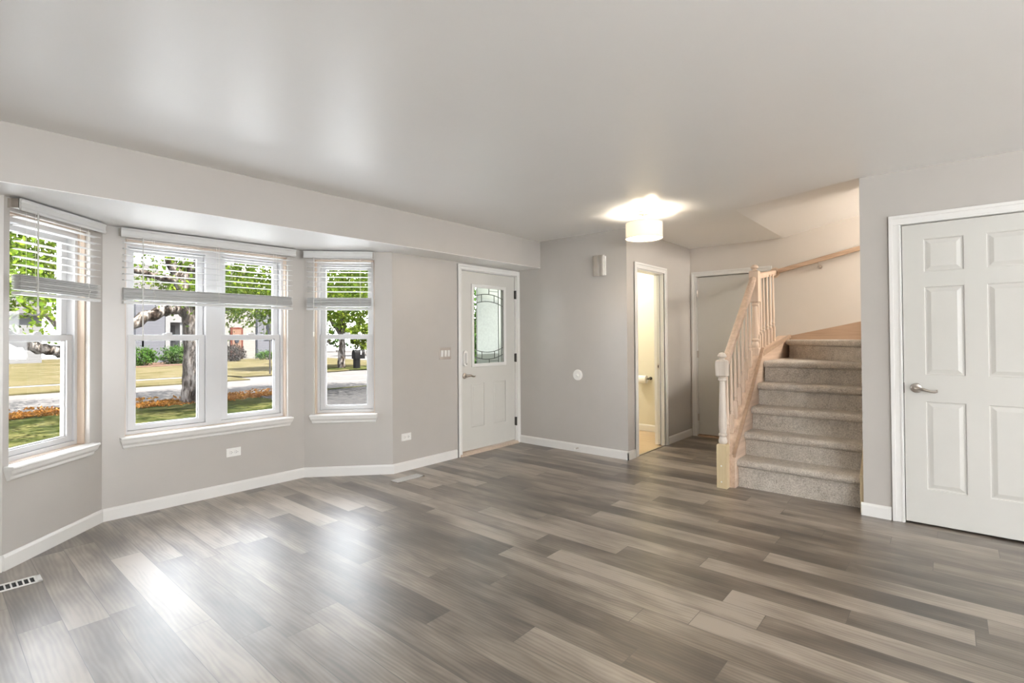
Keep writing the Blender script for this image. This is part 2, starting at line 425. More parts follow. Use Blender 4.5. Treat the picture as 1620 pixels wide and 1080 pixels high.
def wall_grid(mb, s0, s1, z0, z1, y0, y1, holes):
    S = sorted({s0, s1, *[h[0] for h in holes], *[h[1] for h in holes]}); Z = sorted({z0, z1, *[h[2] for h in holes], *[h[3] for h in holes]})
    S = [s for s in S if s0 <= s <= s1]; Z = [z for z in Z if z0 <= z <= z1]
    idx = {}; vs = []; fs = []
    def V(s, y, z):
        k = (s, y, z)
        if k not in idx:
            idx[k] = len(vs); vs.append(k)
        return idx[k]
    def solid(i, j):
        if i < 0 or j < 0 or i >= len(S) - 1 or j >= len(Z) - 1:
            return False
        cs, cz = (S[i] + S[i + 1]) / 2, (Z[j] + Z[j + 1]) / 2
        return not any(h[0] < cs < h[1] and h[2] < cz < h[3] for h in holes)
    for i in range(len(S) - 1):
        for j in range(len(Z) - 1):
            if not solid(i, j):
                continue
            a, b, c, d = S[i], S[i + 1], Z[j], Z[j + 1]
            fs.append((V(a, y0, c), V(b, y0, c), V(b, y0, d), V(a, y0, d)))
            fs.append((V(a, y1, c), V(a, y1, d), V(b, y1, d), V(b, y1, c)))
            if not solid(i - 1, j): fs.append((V(a, y0, c), V(a, y0, d), V(a, y1, d), V(a, y1, c)))
            if not solid(i + 1, j): fs.append((V(b, y0, c), V(b, y1, c), V(b, y1, d), V(b, y0, d)))
            if not solid(i, j - 1): fs.append((V(a, y0, c), V(a, y1, c), V(b, y1, c), V(b, y0, c)))
            if not solid(i, j + 1): fs.append((V(a, y0, d), V(b, y0, d), V(b, y1, d), V(a, y1, d)))
    return mb.add(vs, fs)
def wall(name, p, q, z0, z1, th, holes=(), mat='wall', ext=(0, 0), label=None):
    mb = MB(frame(p, q)); wall_grid(mb, -ext[0], dist(p, q) + ext[1], z0, z1, 0, th, list(holes))
    return tag(mb.build(name, M[mat]), label, 'wall', kind='structure')
def baseboard(name, p, q, s0=0.0, s1=None, h=0.09, parent=None):
    s1 = dist(p, q) if s1 is None else s1
    mb = MB(frame(p, q)); mb.prism([(0.0, 0), (-0.014, 0), (-0.014, h - 0.016), (-0.009, h - 0.004), (-0.006, h), (0, h)], 'x', s0, s1)
    return tag(mb.build(name, M['trim'], parent), 'white painted baseboard', 'baseboard', kind='structure')

# ------------------------------------------------------------------ plan of the room
BL, BC, BR, FR, VC = (0.322, 4.067), (0.871, 4.616), (2.379, 4.616), (2.978, 4.067), (4.881, 4.067)
XV, YE, XB, XR, YR = 4.881, 2.588, 6.62, 4.468, 0.493
H, ZS, YSO = 2.44, 2.126, 3.73
LX, RY = -2.2, -7.5
ZSILL, ZHEAD = 0.582, 2.045
LW, CW, RW = (0.038, 0.658), (0.134, 1.353), (0.090, 0.646)

# floor and ceilings
mb = MB(); mb.prism([(LX, RY), (XB + .05, RY), (XB + .05, YE), (5.80, YE), (5.80, 2.60), (5.10, 2.60), (5.10, YE), (XV + .05, YE), (XV + .05, 4.12), (2.99, 4.12), (2.40, 4.66), (0.85, 4.66), (0.30, 4.12), (LX, 4.12)], 'z', -0.25, 0.0)
tag(mb.build('floor', M['floor']), 'grey brown wood plank laminate floor of the living room', 'floor', kind='structure')
mb = MB(); mb.prism([(XV + .05, YE + .013), (5.10, YE + .013), (5.10, 2.60), (5.80, 2.60), (5.80, YE + .013), (XB, YE + .013), (XB, 4.3), (XV + .05, 4.3)], 'z', -0.25, -0.003)
tag(mb.build('floor_powder', M['tile']), 'tan wood floor inside the powder room', 'floor', kind='structure')
mb = MB(); mb.prism([(LX - .2, RY - .2), (XR, RY - .2), (XR, YR), (4.83, 1.475), (XB + .15, 1.475), (XB + .15, 5.3), (LX - .2, 5.3)], 'z', H, H + 0.25)
tag(mb.build('ceiling', M['ceil']), 'white slightly glossy living room ceiling', 'ceiling', kind='structure')
mb = MB(); sl = lambda y: H + 0.2 * (1.475 - y)
mb.hexa([(4.35, 1.475, H), (XB + .1, 1.475, H), (XB + .1, -2.0, sl(-2.0)), (4.35, -2.0, sl(-2.0))],
        [(4.35, 1.475, H + .3), (XB + .1, 1.475, H + .3), (XB + .1, -2.0, sl(-2.0) + .3), (4.35, -2.0, sl(-2.0) + .3)])
tag(mb.build('ceiling_stair', M['ceil']), 'sloped ceiling rising over the stairs', 'ceiling', kind='structure')
mb = MB(); mb.box(LX, XV, YSO, 5.05, ZS, H)
tag(mb.build('ceiling_soffit', M['wall']), 'dropped greige soffit above the bay window', 'soffit', kind='structure')
mb = MB(); mb.box(LX, XV, YSO + 0.001, 5.04, ZS - 0.004, ZS)
tag(mb.build('ceiling_bay', M['ceil']), 'white underside of the soffit above the bay window', 'ceiling', kind='structure')

# walls
T = 0.17
wall('wall_bay_left', BL, BC, 0, ZS, T, [(LW[0], LW[1], ZSILL, ZHEAD)], ext=(0, 0.07), label='angled bay wall with the left window')
wall('wall_bay_center', BC, BR, 0, ZS, T, [(CW[0], CW[1], ZSILL, ZHEAD)], ext=(0.07, 0.07), label='middle bay wall with the double window')
wall('wall_bay_right', BR, FR, 0, ZS, T, [(RW[0], RW[1], ZSILL, ZHEAD)], ext=(0.07, 0), label='angled bay wall with the narrow right window')
FD0, FD1, FDH = 0.905, 1.855, 2.055
wall('wall_front', FR, VC, 0, H, T, [(FD0, FD1, -1, FDH)], ext=(0, 0.15), label='greige front wall beside the entry door')
wall('wall_front_left', (LX, 4.067), BL, 0, H, T, label='front wall left of the bay')
wall('wall_entry', (XV, 4.067), (XV, YE + .12), 0, H, 0.12, ext=(0.0, 0), label='greige entry wall with the door chime')
PD0, PD1, PDH = 5.10 - XV, 5.80 - XV, 2.045
wall('wall_powder', (XV, YE), (XB, YE), 0, H, 0.12, [(PD0, PD1, -1, PDH)], label='greige hall wall with the powder room doorway')
wall('wall_back', (XB, YE), (XB, -2.0), 0, 3.3, 0.15, [(YE - 2.515, YE - 1.655, -1, 2.075)], mat='stairwall', ext=(0.12, 0), label='pale back wall behind the stairs')
DR0, DR1, DRH = YR - 0.262, YR + 0.514, 2.068
wall('wall_right', (XR, YR), (XR, RY), 0, H + .25, 0.12, [(DR0, DR1, -1, DRH)], label='greige right wall with the white closet door')
wall('wall_stair', (5.52, YR), (XR + .12, YR), 0, 3.0, 0.12, label='wall on the right side of the stairs')
wall('wall_stair_turn', (5.52, -2.0), (5.52, YR - .12), 0, 3.2, 0.12, label='wall on the inner side of the upper stairs')
wall('wall_stair_end', (XB, -2.0), (5.40, -2.0), 0, 3.4, 0.12, label='wall at the end of the upper stairs')
wall('wall_rear', (XR, RY), (LX, RY), 0, H, 0.12, [(0.75, 5.0, 0.05, 2.15)], ext=(0.12, 0.12), label='wall behind the viewer with wide patio opening')
wall('wall_left', (LX, RY), (LX, 4.067), 0, H, 0.12, [(2.0, 4.6, 0.55, 2.15)], ext=(0.12, 0.17), label='left room wall with a window')
# powder room shell
wall('wall_powder_far', (6.53, 4.3), (6.53, YE + .12), 0, H, 0.08, mat='cream', label='cream powder room wall with the paper holder')
wall('wall_powder_end', (XV + .12, 4.3), (6.61, 4.3), 0, H, 0.1, mat='cream', label='cream end wall of the powder room')
wall('wall_powder_near', (XV + .125, YE + .12), (XV + .125, 4.3), 0, H, 0.004, mat='cream', label='cream powder room wall beside the doorway')
baseboard('baseboard_powder', (6.53, 4.3), (6.53, YE + .12))
# boards behind closed doors, outer shell so that no sun leaks in
for nm, b in (('wall_closet', (XR + .12, XR + .9, -.75, .35)),):
    mb = MB(); mb.box(b[1], b[1] + .05, b[2], b[3], 0, 2.4); mb.box(b[0], b[1], b[2] - .05, b[2], 0, 2.4)
    tag(mb.build(nm, M['wall']), 'closet walls behind the closed door', 'wall', kind='structure')
mb = MB(); mb.box(XB + .15, XB + .2, 1.3, 2.8, 0, 2.4)
tag(mb.build('wall_garage', M['wall']), 'wall behind the closed flush door', 'wall', kind='structure')

# baseboards
baseboard('baseboard_bay_left', BL, BC)
baseboard('baseboard_bay_center', BC, BR)
baseboard('baseboard_bay_right', BR, FR, 0, dist(BR, FR) + .012)
baseboard('baseboard_front', FR, VC, -0.005, 0.835)
baseboard('baseboard_front_left', (LX, 4.067), BL)
baseboard('baseboard_entry', (XV, 4.067), (XV, YE), 0.014, dist((XV, 4.067), (XV, YE)) + .014)
baseboard('baseboard_powder_left', (XV, YE), (XB, YE), -0.014, 0.154)
baseboard('baseboard_powder_right', (XV, YE), (XB, YE), 1.003, 1.725)
baseboard('baseboard_right', (XR, YR), (XR, RY), -0.014, DR0 - .068)

baseboard('baseboard_right_rear', (XR, YR), (XR, RY), DR1 + .068, 7.9)
baseboard('baseboard_left', (LX, RY), (LX, 4.067))

# ------------------------------------------------------------------ windows
def casing(mb, s0, s1, top, w=0.066, y=0.0, sides=(1, 1), bottom=0.0):
    prof = ((0, w, -.011), (w - .022, w, -.018), (0, .012, -.014))
    for a, b, d in prof:
        if sides[0]: mb.box(s0 - b, s0 - a, y + d, y, bottom, top + a)
        if sides[1]: mb.box(s1 + a, s1 + b, y + d, y, bottom, top + a)
        mb.box(s0 - (b if sides[0] else 0), s1 + (b if sides[1] else 0), y + d, y, top + a, top + b)
    return mb

def make_window(n, P, Q, op, mull, label):
    F = frame(P, Q); s0, s1 = op
    c = F @ Vector(((s0 + s1) / 2, 0.08, ZSILL))
    r = thing('window_%d' % n, c, label, 'window', kind='structure')
    a = MB(F)
    for y0, y1, w in ((0.03, 0.075, 0.010),):
        a.box(s0, s0 + w, y0, y1, ZSILL, ZHEAD); a.box(s1 - w, s1, y0, y1, ZSILL, ZHEAD); a.box(s0, s1, y0, y1, ZHEAD - w, ZHEAD); a.box(s0, s1, y0, y1, ZSILL, ZSILL + 0.004)
    a.build('jamb_liner', M['jamb'], r)
    units = [(s0, s1)] if mull is None else [(s0, mull[0]), (mull[1], s1)]
    fr = MB(F); FW = 0.032
    wall_grid(fr, s0, s1, ZSILL, ZHEAD, .075, .17, [(u0 + FW, u1 - FW, ZSILL + .030, ZHEAD - .045) for u0, u1 in units])
    fr.build('window_frame', M['vinyl'], r, bevel=0.003)
    zm0, zm1 = 1.297, 1.335
    for (u0, u1) in units:
        a0, a1 = u0 + FW + .002, u1 - FW - .002; w = .047
        lo = MB(F); y0, y1 = .088, .122
        wall_grid(lo, a0, a1, ZSILL + .031, zm1, y0, y1, [(a0 + w, a1 - w, .648, zm0)])
        b = .008
        for (q0, q1, e0, e1) in ((a0 + w, a0 + w + b, .648, zm0), (a1 - w - b, a1 - w, .648, zm0), (a0 + w, a1 - w, .648, .648 + b), (a0 + w, a1 - w, zm0 - b, zm0)):
            lo.box(q0, q1, y0 + .012, y1 - .001, e0, e1)
        s = lo.build('lower_sash', M['vinyl'], r, bevel=0.003)
        MB(F).box(a0 + w, a1 - w, .106, .110, .648, zm0).build('glass_pane', M['glass'], s)
        k = MB(F); mid = (a0 + a1) / 2
        k.box(mid - .03, mid + .03, .092, .118, zm1, zm1 + .009); k.box(mid - .012, mid + .03, .096, .112, zm1 + .009, zm1 + .018)
        k.build('sash_lock', M['vinyl'], s, bevel=0.002)
        up = MB(F); y0, y1 = .126, .158; zt = ZHEAD - .047
        wall_grid(up, a0, a1, zm0, zt, y0, y1, [(a0 + w, a1 - w, zm1, zt - .034)])
        s = up.build('upper_sash', M['vinyl'], r, bevel=0.003)
        MB(F).box(a0 + w, a1 - w, .141, .145, zm1, zt - .034).build('glass_pane', M['glass'], s)
    st = MB(F)
    st.prism([(.03, ZSILL - .018), (-.052, ZSILL - .018), (-.056, ZSILL - .008), (-.052, ZSILL + .001), (.03, ZSILL + .001)], 'x', s0 - .032, s1 + .030)
    st.build('window_sill', M['trim'], r, bevel=0.003)
    ap = MB(F); a0, a1 = s0 - .012, s1 + .010
    prof = [(0, .018), (.045, .018), (.045, .022), (.040, .040), (.030, .052), (.022, .058), (.020, .074), (.012, .082), (0, .084)]
    n_ = len(prof); inset = lambda d: min(.045, d) * -0.55 + .0
    A = [(a0 - .02 + (prof[i][1] - .018) * .32, -prof[i][0], ZSILL - prof[i][1]) for i in range(n_)]
    B = [(a1 + .02 - (prof[i][1] - .018) * .32, -prof[i][0], ZSILL - prof[i][1]) for i in range(n_)]
    ap.hexa(A, B).build('sill_apron', M['trim'], r)
    return F
FL_ = make_window(1, BL, BC, LW, None, 'white double-hung window in the angled left bay wall')
FC_ = make_window(2, BC, BR, CW, (0.727, 0.785), 'wide white twin double-hung window in the middle of the bay')
FR_ = make_window(3, BR, FR, RW, None, 'narrow white double-hung window in the right bay wall')

# ------------------------------------------------------------------ blinds
def make_blind(F, s0, s1, wand, cords, label, end=None):
    c = F @ Vector(((s0 + s1) / 2, -0.03, 2.05))
    r = thing('window_blind', c, label, 'blind', 'half-raised white slat blinds of the bay')
    hr = MB(F).box(s0 + .005, s1 - .005, -.058, -.002, 2.062, 2.108).build('headrail', M['greyplastic'], r, bevel=.002)
    for e in (s0 + .001, s1 - .005):
        MB(F).box(e, e + .004, -.060, -.001, 2.058, 2.112).build('end_bracket', M['steel'], hr)
    v = MB(F); v.prism([(-.066, 2.046), (-.074, 2.046), (-.078, 2.056), (-.074, 2.068), (-.074, 2.092), (-.079, 2.102), (-.077, 2.112), (-.066, 2.112)], 'x', s0, s1)
    v.build('valance', M['blind'], r)
    a, b = s0 + .022, s1 - .022
    def slat(z, tilt, parent):
        m = MB(F); w = .025
        pts = []
        for k in range(5):
            t = -1 + k / 2; pts.append((-.032 + w * t, z + tilt * t + .0022 * (1 - t * t)))
        m.hexa([(a, p[0], p[1] - .0014) for p in pts] + [(a, p[0], p[1] + .0014) for p in pts[::-1]],
               [(b, p[0], p[1] - .0014) for p in pts] + [(b, p[0], p[1] + .0014) for p in pts[::-1]])
        return m.build('slat', M['blind'], parent)
    for k in range(7):
        slat(2.012 - .046 * k, random.uniform(-.001, .001), r)
    for k in range(17):
        j = random.uniform(-.0015, .0015)
        slat(1.676 - .0052 * k, random.uniform(-.002, .002), r)
    MB(F).box(a - .002, b + .002, -.058, -.006, 1.563, 1.582).build('bottom_rail', M['blind'], r, bevel=.003)
    for s in cords:
        for y in (-.058, -.006):
            MB(F).tube([(s, y, 2.06), (s, y, 1.68)], .0011, 6).build('ladder_cord', M['cord'], r)
        MB(F).tube([(s, -.059, 1.682), (s - .006, -.066, 1.655), (s + .005, -.068, 1.63), (s - .004, -.066, 1.605), (s, -.06, 1.585)], .0018, 6).build('ladder_cord', M['cord'], r)
    if wand:
        s, zb, tip = wand
        w = MB(F).tube([(s, -.088, 2.052), (s, -.088, zb)], .0038, 8).build('tilt_wand', M['greyplastic'], r, smooth=True)
        t = MB(F).tube([(s, -.088, zb), (s, -.088, zb - .045)], .0058, 8).build('wand_tip', M['black' if tip else 'cord'], w, smooth=True)
        if tip: t['label'] = 'dark wand tip'
    return r
make_blind(FL_, 0.020, 0.700, (0.121, 1.50, False), (0.14, 0.56), 'half-raised white slat blind over the left angled bay window')
make_blind(FC_, 0.092, 1.394, (0.222, 1.29, True), (0.30, 0.75, 1.22), 'wide half-raised white slat blind over the twin bay window')
make_blind(FR_, 0.014, 0.640, (0.110, 1.36, False), (0.17, 0.52), 'narrow half-raised white slat blind over the right angled bay window')

# ------------------------------------------------------------------ hardware builders
def lever_handle(F, s, z, parent, direction=1, curl=0, y=0.0):
    ro = MB(F).lathe([(.0, -.012), (.020, -.012), (.030, -.008), (.033, -.002), (.033, 0)], (s, y, z), 'y', 24).build('handle_rose', M['nickel'], parent, smooth=True)
    d = direction
    if curl == 0:
        pts = [(s, y - .01, z), (s, y - .045, z), (s + d * .02, y - .052, z - .001), (s + d * .05, y - .054, z - .008), (s + d * .08, y - .054, z - .017), (s + d * .100, y - .054, z - .019), (s + d * .112, y - .053, z - .014), (s + d * .113, y - .052, z - .006), (s + d * .105, y - .052, z - .004)]
        rr = [.011, .011, .012, .010, .008, .007, .0065, .006, .0055]
    else:
        pts = [(s, y - .01, z), (s, y - .045, z), (s + d * .02, y - .052, z + .004), (s + d * .04, y - .054, z + .008), (s + d * .06, y - .054, z + .002), (s + d * .08, y - .054, z - .010), (s + d * .10, y - .054, z - .012), (s + d * .115, y - .053, z - .004)]
        rr = [.011, .011, .012, .011, .010, .009, .008, .0085]
    MB(F).tube(pts, rr, 12).build('door_lever', M['nickel'], ro, smooth=True)
    return ro
def panel_slab(mb, s0, s1, z0, z1, panels, yf, th, rec=.009, mould=.020):
    wall_grid(mb, s0, s1, z0, z1, yf, yf + rec, [tuple(p) for p in panels])
    mb.box(s0, s1, yf + rec, yf + th, z0, z1)
    for a, b, c, d in panels:
        m = mould
        mb.frustum((a, b, c, d), yf + rec, (a + m, b - m, c + m, d - m), yf + rec * .95)
        mb.frustum((a + m * .7, b - m * .7, c + m * .7, d - m * .7), yf + rec, (a + m * 1.9, b - m * 1.9, c + m * 1.9, d - m * 1.9), yf + .002)
        # cove at the rim
        for q in ((a, a + .007, c, d), (b - .007, b, c, d), (a, b, c, c + .007), (a, b, d - .007, d)):
            mb.frustum(q, yf + rec, ((q[0] if q[0] == a else q[0] + .004), (q[1] if q[1] == b else q[1] - .004), (q[2] if q[2] == c else q[2] + .004), (q[3] if q[3] == d else q[3] - .004)), yf + .003)
    return mb

# ------------------------------------------------------------------ front door
FF = frame(FR, VC)
def front_door():
    r = thing('door_1', FF @ Vector((1.38, 0.03, 0)), 'white front door with leaded glass in its upper half', 'door', kind='structure')
    s0, s1, z0, z1 = 0.926, 1.834, 0.040, 2.037
    y = 0.022
    m = MB(FF)
    lite = (1.120, 1.636, 0.995, 1.868)
    panels = [(1.078, 1.290, 0.285, 0.778), (1.444, 1.662, 0.285, 0.778)]
    # slab with the lite cut through
    wall_grid(m, s0, s1, z0, z1, y, y + .006, [lite] + panels)
    wall_grid(m, s0, s1, z0, z1, y + .006, y + .044, [lite])
    for a, b, c, d in panels:
        m.frustum((a, b, c, d), y + .006, (a + .012, b - .012, c + .012, d - .012), y + .001)
        m.frustum((a + .018, b - .018, c + .018, d - .018), y + .006, (a + .035, b - .035, c + .035, d - .035), y - .0015)
    slab = m.build('door_slab', M['door'], r)
    # lite frame
    f = MB(FF); o = (1.085, 1.671, 0.962, 1.902)
    wall_grid(f, o[0], o[1], o[2], o[3], y - .012, y - .0005, [(lite[0] + .006, lite[1] - .006, lite[2] + .006, lite[3] - .006)])
    f.build('glass_frame', M['trim'], r, bevel=.006, seg=3)
    yc = y + .020
    def pane(nm, mt, s0, s1, z0, z1, lab=None):
        p = MB(FF).box(s0, s1, yc, yc + .006, z0, z1).build(nm, M[mt], r)
        if lab: p['label'] = lab
    vl, vr, vr2 = 1.194, 1.562, 1.612
    pane('glass_pane', 'glass', lite[0], vl, lite[2], lite[3], 'clear glass edge strip')
    pane('glass_pane', 'seeded', vr, lite[1], lite[2], lite[3], 'clear textured glass edge strip')
    pane('glass_pane', 'frost', vl, vr, 1.105, 1.745, 'frosted glass centre')
    pane('glass_pane', 'seeded', vl, vr, 1.745, lite[3], 'textured glass above the arched lead')
    pane('glass_pane', 'seeded', vl, vr, lite[2], 1.105, 'textured glass below the arched lead')
    k = MB(FF)
    def bar(pts, rr=.0045):
        k.tube([(p[0], yc - .002, p[1]) for p in pts], rr, 6)
    for s in (vl, vr, vr2):
        bar([(s, lite[2]), (s, lite[3])])
    def arc(ze, zc, sgn=1):
        return [(lite[0] + (lite[1] - lite[0]) * t / 12, ze + (zc - ze) * (1 - ((t - 6) / 6) ** 2)) for t in range(13)]
    bar(arc(1.752, 1.800)); bar(arc(1.668, 1.716)); bar(arc(1.172, 1.124)); bar(arc(1.090, 1.042))
    for s in (1.275, 1.490):
        bar([(s, 1.712), (s, 1.796)]); bar([(s, 1.046), (s, 1.130)])
    bar([(1.40, 1.80), (1.40, lite[3])]); bar([(1.40, lite[2]), (1.40, 1.042)])
    bar([(1.40, 1.838), (vr, 1.838)], .003); bar([(1.40, 1.02), (vr, 1.02)], .003)
    k.build('lead_came', M['lead'], r)
    # keypad lock
    kp = MB(FF); c = (0.985, 1.066)
    def stad(w, h, yy0, yy1, ww=None):
        def ring(sc, yy):
            out = []
            for t in range(24):
                a = 2 * math.pi * t / 24; out.append((c[0] + w * sc * math.cos(a), yy, c[1] + (h - w) * (1 if math.sin(a) >= 0 else -1) + w * sc * math.sin(a)))
            return out
        kp.hexa(ring(1, yy0), ring(ww or 1, yy1))
    stad(.034, .088, y, y - .016, .92)
    kl = kp.build('lock_housing', M['plastic'], r, smooth=True)
    kp2 = MB(FF).box(c[0] - .017, c[0] + .017, y - .022, y - .014, c[1] - .055, c[1] + .060)
    kp2.build('lock_cover', M['greyplastic'], kl, bevel=.005)
    MB(FF).lathe([(0, -.030), (.008, -.030), (.010, -.020)], (c[0] + .008, y, c[1] - .062), 'y', 12).build('thumb_turn', M['greyplastic'], kl)
    lever_handle(FF, 0.980, 0.872, r, 1, 1, y)
    for z in (1.818, 1.045, 0.266):
        h = MB(FF); h.tube([(1.840, .004, z - .052), (1.840, .004, z + .052)], .010, 10); h.box(1.830, 1.850, .010, .030, z - .05, z + .05)
        h.build('door_hinge', M['bronze'], r, smooth=True)
    j = MB(FF)
    j.box(FD0, 0.922, 0, .13, 0, FDH); j.box(1.838, FD1, 0, .13, 0, FDH); j.box(FD0, FD1, 0, .13, 2.041, FDH)
    j.box(0.922, 0.934, .068, .10, 0, 2.041); j.box(1.826, 1.838, .068, .10, 0, 2.041)
    j.build('door_jamb', M['trim'], r)
    cs = casing(MB(FF), FD0 + .004, FD1 - .004, FDH - .006, w=.054, sides=(1, 0)); cs.box(1.851, 1.899, -.013, 0, 0, FDH + .048); cs.box(1.885, 1.899, -.018, 0, 0, FDH + .048)
    cs.build('door_casing', M['trim'], r, bevel=.002)
    MB(FF).prism([(-.030, 0), (-.024, .012), (.0, .030), (.10, .036), (.16, .036), (.16, 0)], 'x', FD0 - .03, FD1).build('threshold', M['jamb'], r)
front_door()

# ------------------------------------------------------------------ closet door on the right wall (six panels)
FX = frame((XR, YR), (XR, RY))
def closet_door():
    r = thing('door_2', FX @ Vector((0.62, 0.02, 0)), 'white six-panel closet door in the right wall', 'door', kind='structure')
    s0, s1 = YR - 0.250, YR + 0.502
    pa, pb = (YR - 0.136, YR + 0.073), (YR + 0.179, YR + 0.388)
    panels = [(a, b, c, d) for a, b in (pa, pb) for c, d in ((0.245, 0.845), (1.022, 1.625), (1.724, 1.952))]
    y = .012
    panel_slab(MB(FX), s0, s1, 0.013, 2.056, panels, y, .035).build('door_slab', M['door'], r)
    lever_handle(FX, s0 + .066, 0.932, r, 1, 0, y)
    MB(FX).box(s0 - .007, s0 + .001, y - .002, y + .02, .895, .965).build('latch_plate', M['bronze'], r)
    j = MB(FX); j.box(DR0, s0 - .004, 0, .12, 0, DRH); j.box(s1 + .004, DR1, 0, .12, 0, DRH); j.box(DR0, DR1, 0, .12, 2.060, DRH); j.build('door_jamb', M['trim'], r)
    casing(MB(FX), DR0 + .004, DR1 - .004, DRH - .006).build('door_casing', M['trim'], r, bevel=.002)
closet_door()

# ------------------------------------------------------------------ flush door on the back wall
FBK = frame((XB, YE), (XB, -2.0))
def flush_door():
    r = thing('door_3', FBK @ Vector((0.5, 0.02, 0)), 'plain flush white door at the end of the hall behind the stairs', 'door', kind='structure')
    s0, s1 = YE - 2.499, YE - 1.674
    y = .010
    MB(FBK).box(s0, s1, y, y + .04, 0.028, 2.056).build('door_slab', M['door'], r, bevel=.002)
    for z in (1.845, 1.06, 0.245):
        h = MB(FBK); h.tube([(s0 - .003, y - .008, z - .045), (s0 - .003, y - .008, z + .045)], .006, 8); h.box(s0 - .014, s0 + .012, y - .003, y + .004, z - .045, z + .045); h.build('door_hinge', M['nickel'], r)
    j = MB(FBK); j.box(YE - 2.515, s0 - .004, 0, .12, 0, 2.075); j.box(s1 + .004, YE - 1.655, 0, .12, 0, 2.075); j.box(YE - 2.515, YE - 1.655, 0, .12, 2.062, 2.075); j.build('door_jamb', M['trim'], r)
    casing(MB(FBK), YE - 2.511, YE - 1.66, 2.068, w=.058).build('door_casing', M['trim'], r, bevel=.002)
    MB(FBK).prism([(-.012, 0), (-.008, .016), (.06, .026), (.12, .026), (.12, 0)], 'x', YE - 2.51, YE - 1.66).build('threshold', M['oak_skirt'], r)
flush_door()

# ------------------------------------------------------------------ powder room doorway
FP = frame((XV, YE), (XB, YE))
def powder_doorway():
    r = thing('door_4', FP @ Vector((0.57, 0.06, 0)), 'white cased doorway of the powder room with a sliding pocket door', 'doorway', kind='structure')
    casing(MB(FP), PD0 + .004, PD1 - .004, PDH - .004, w=.064).build('door_casing', M['trim'], r, bevel=.002)
    j = MB(FP); j.box(PD0, PD0 + .016, 0, .12, 0, PDH); j.box(PD1 - .016, PD1, 0, .042, 0, PDH); j.box(PD1 - .016, PD1, .082, .12, 0, PDH); j.box(PD0, PD1, 0, .12, PDH - .016, PDH)
    j.build('door_jamb', M['trim'], r)
    p = MB(FP).box(PD1 - .034, PD1 + .01, .046, .078, .012, PDH - .018).build('pocket_door', M['door'], r, bevel=.002)
    q = MB(FP).box(PD1 - .037, PD1 - .033, .050, .074, .905, .970); q.build('edge_pull', M['nickel'], p, bevel=.002)
    MB(FP).box(PD1 - .0385, PD1 - .0365, .057, .067, .922, .953).build('pull_recess', M['slot'], p)
    MB(FP).box(PD0, PD1, -.004, .02, 0.0, .006).build('threshold', M['nickel'], r)
powder_doorway()

# toilet paper and holder on the far powder room wall
def toilet_paper():
    c = (6.452, 3.19, 0.723)
    h = thing('paper_holder', (6.53, c[1], c[2]), 'nickel toilet paper holder on the cream powder room wall', 'holder')
    for dy in (-.078, .078):
        m = MB(); m.lathe([(.022, 0), (.022, -.008), (.010, -.014), (.009, -.07)], (6.53, c[1] + dy, c[2]), 'x', 14); m.lathe([(.0, -.012), (.011, -.010), (.011, .010), (0, .012)], (c[0], c[1] + dy, c[2]), 'y', 12)
        m.build('holder_post', M['bronze'], h, smooth=True)
    MB().tube([(c[0], c[1] - .075, c[2]), (c[0], c[1] + .075, c[2])], .008, 10).build('holder_bar', M['nickel'], h)
    m = MB(); n = 28; R1, R0 = .054, .020; y0, y1 = c[1] - .055, c[1] + .055; vs = []; fs = []
    for rr, yy in ((R1, y0), (R1, y1), (R0, y1), (R0, y0)):
        for k in range(n):
            a = 2 * math.pi * k / n; vs.append((c[0] + rr * math.cos(a), yy, c[2] + rr * math.sin(a) - .012))
    for i in range(4):
        for k in range(n):
            fs.append((i * n + k, i * n + (k + 1) % n, ((i + 1) % 4) * n + (k + 1) % n, ((i + 1) % 4) * n + k))
    m.add(vs, fs)
    tag(m.build('toilet_paper', M['paper'], smooth=True), 'white toilet paper roll on the holder in the powder room', 'toilet paper')
toilet_paper()

# ------------------------------------------------------------------ staircase
RISE0 = .235; RISE = .203; RUN = .214
Zt = lambda i: RISE0 + RISE * (i - 1)
Xn = lambda i: 4.592 + RUN * (i - 1)          # nosing line
YS0, YS1 = 0.496, 1.405
stair = thing('staircase', (4.6, .95, 0), 'carpeted staircase with grey beige pile turning at the top', 'stairs')
def carpet_step(p, q, poly_back, z0, z1):
    # p->q nosing line, poly_back: the other corners of the tread, following q
    p, q = Vector(p), Vector(q); t = (q - p).normalized(); nrm = Vector((t.y, -t.x))
    c = sum((Vector(b) for b in poly_back), Vector((0, 0))) / len(poly_back)
    if nrm.dot(c - p) < 0: nrm = -nrm
    R = .031
    prof = [(.034, z0)]                        # riser bottom, going up round the roll to the tread
    prof += [(.040, z0 + (z1 - z0) * .4), (.038, z1 - 2 * R - .004)]
    for k in range(9):
        a = -math.pi / 2 - math.pi * k / 8
        prof.append((R - .004 + R * math.cos(a), z1 - R + R * math.sin(a)))
    prof.append((.07, z1 + .001)); prof.append((.07, z0))
    m = MB(); A = [(p.x + nrm.x * d, p.y + nrm.y * d, z) for d, z in prof]; B = [(q.x + nrm.x * d, q.y + nrm.y * d, z) for d, z in prof]
    m.hexa(A, B)
    i0, i1 = p + nrm * .069, q + nrm * .069
    m.prism([tuple(i0), tuple(i1)] + [tuple(b) for b in poly_back], 'z', z0, z1)
    return m.build('carpeted_step', M['carpet'], stair, smooth=True)
for i in range(1, 5):
    x, x2 = Xn(i), Xn(i + 1) + .06
    carpet_step((x, YS0), (x, YS1), [(x2, YS1), (x2, YS0)], Zt(i) - RISE if i > 1 else 0.0, Zt(i))
carpet_step((Xn(5), YS0), (Xn(5), YS1), [(6.60, YS1), (6.60, 1.30), (5.60, YS0)], Zt(4), Zt(5))
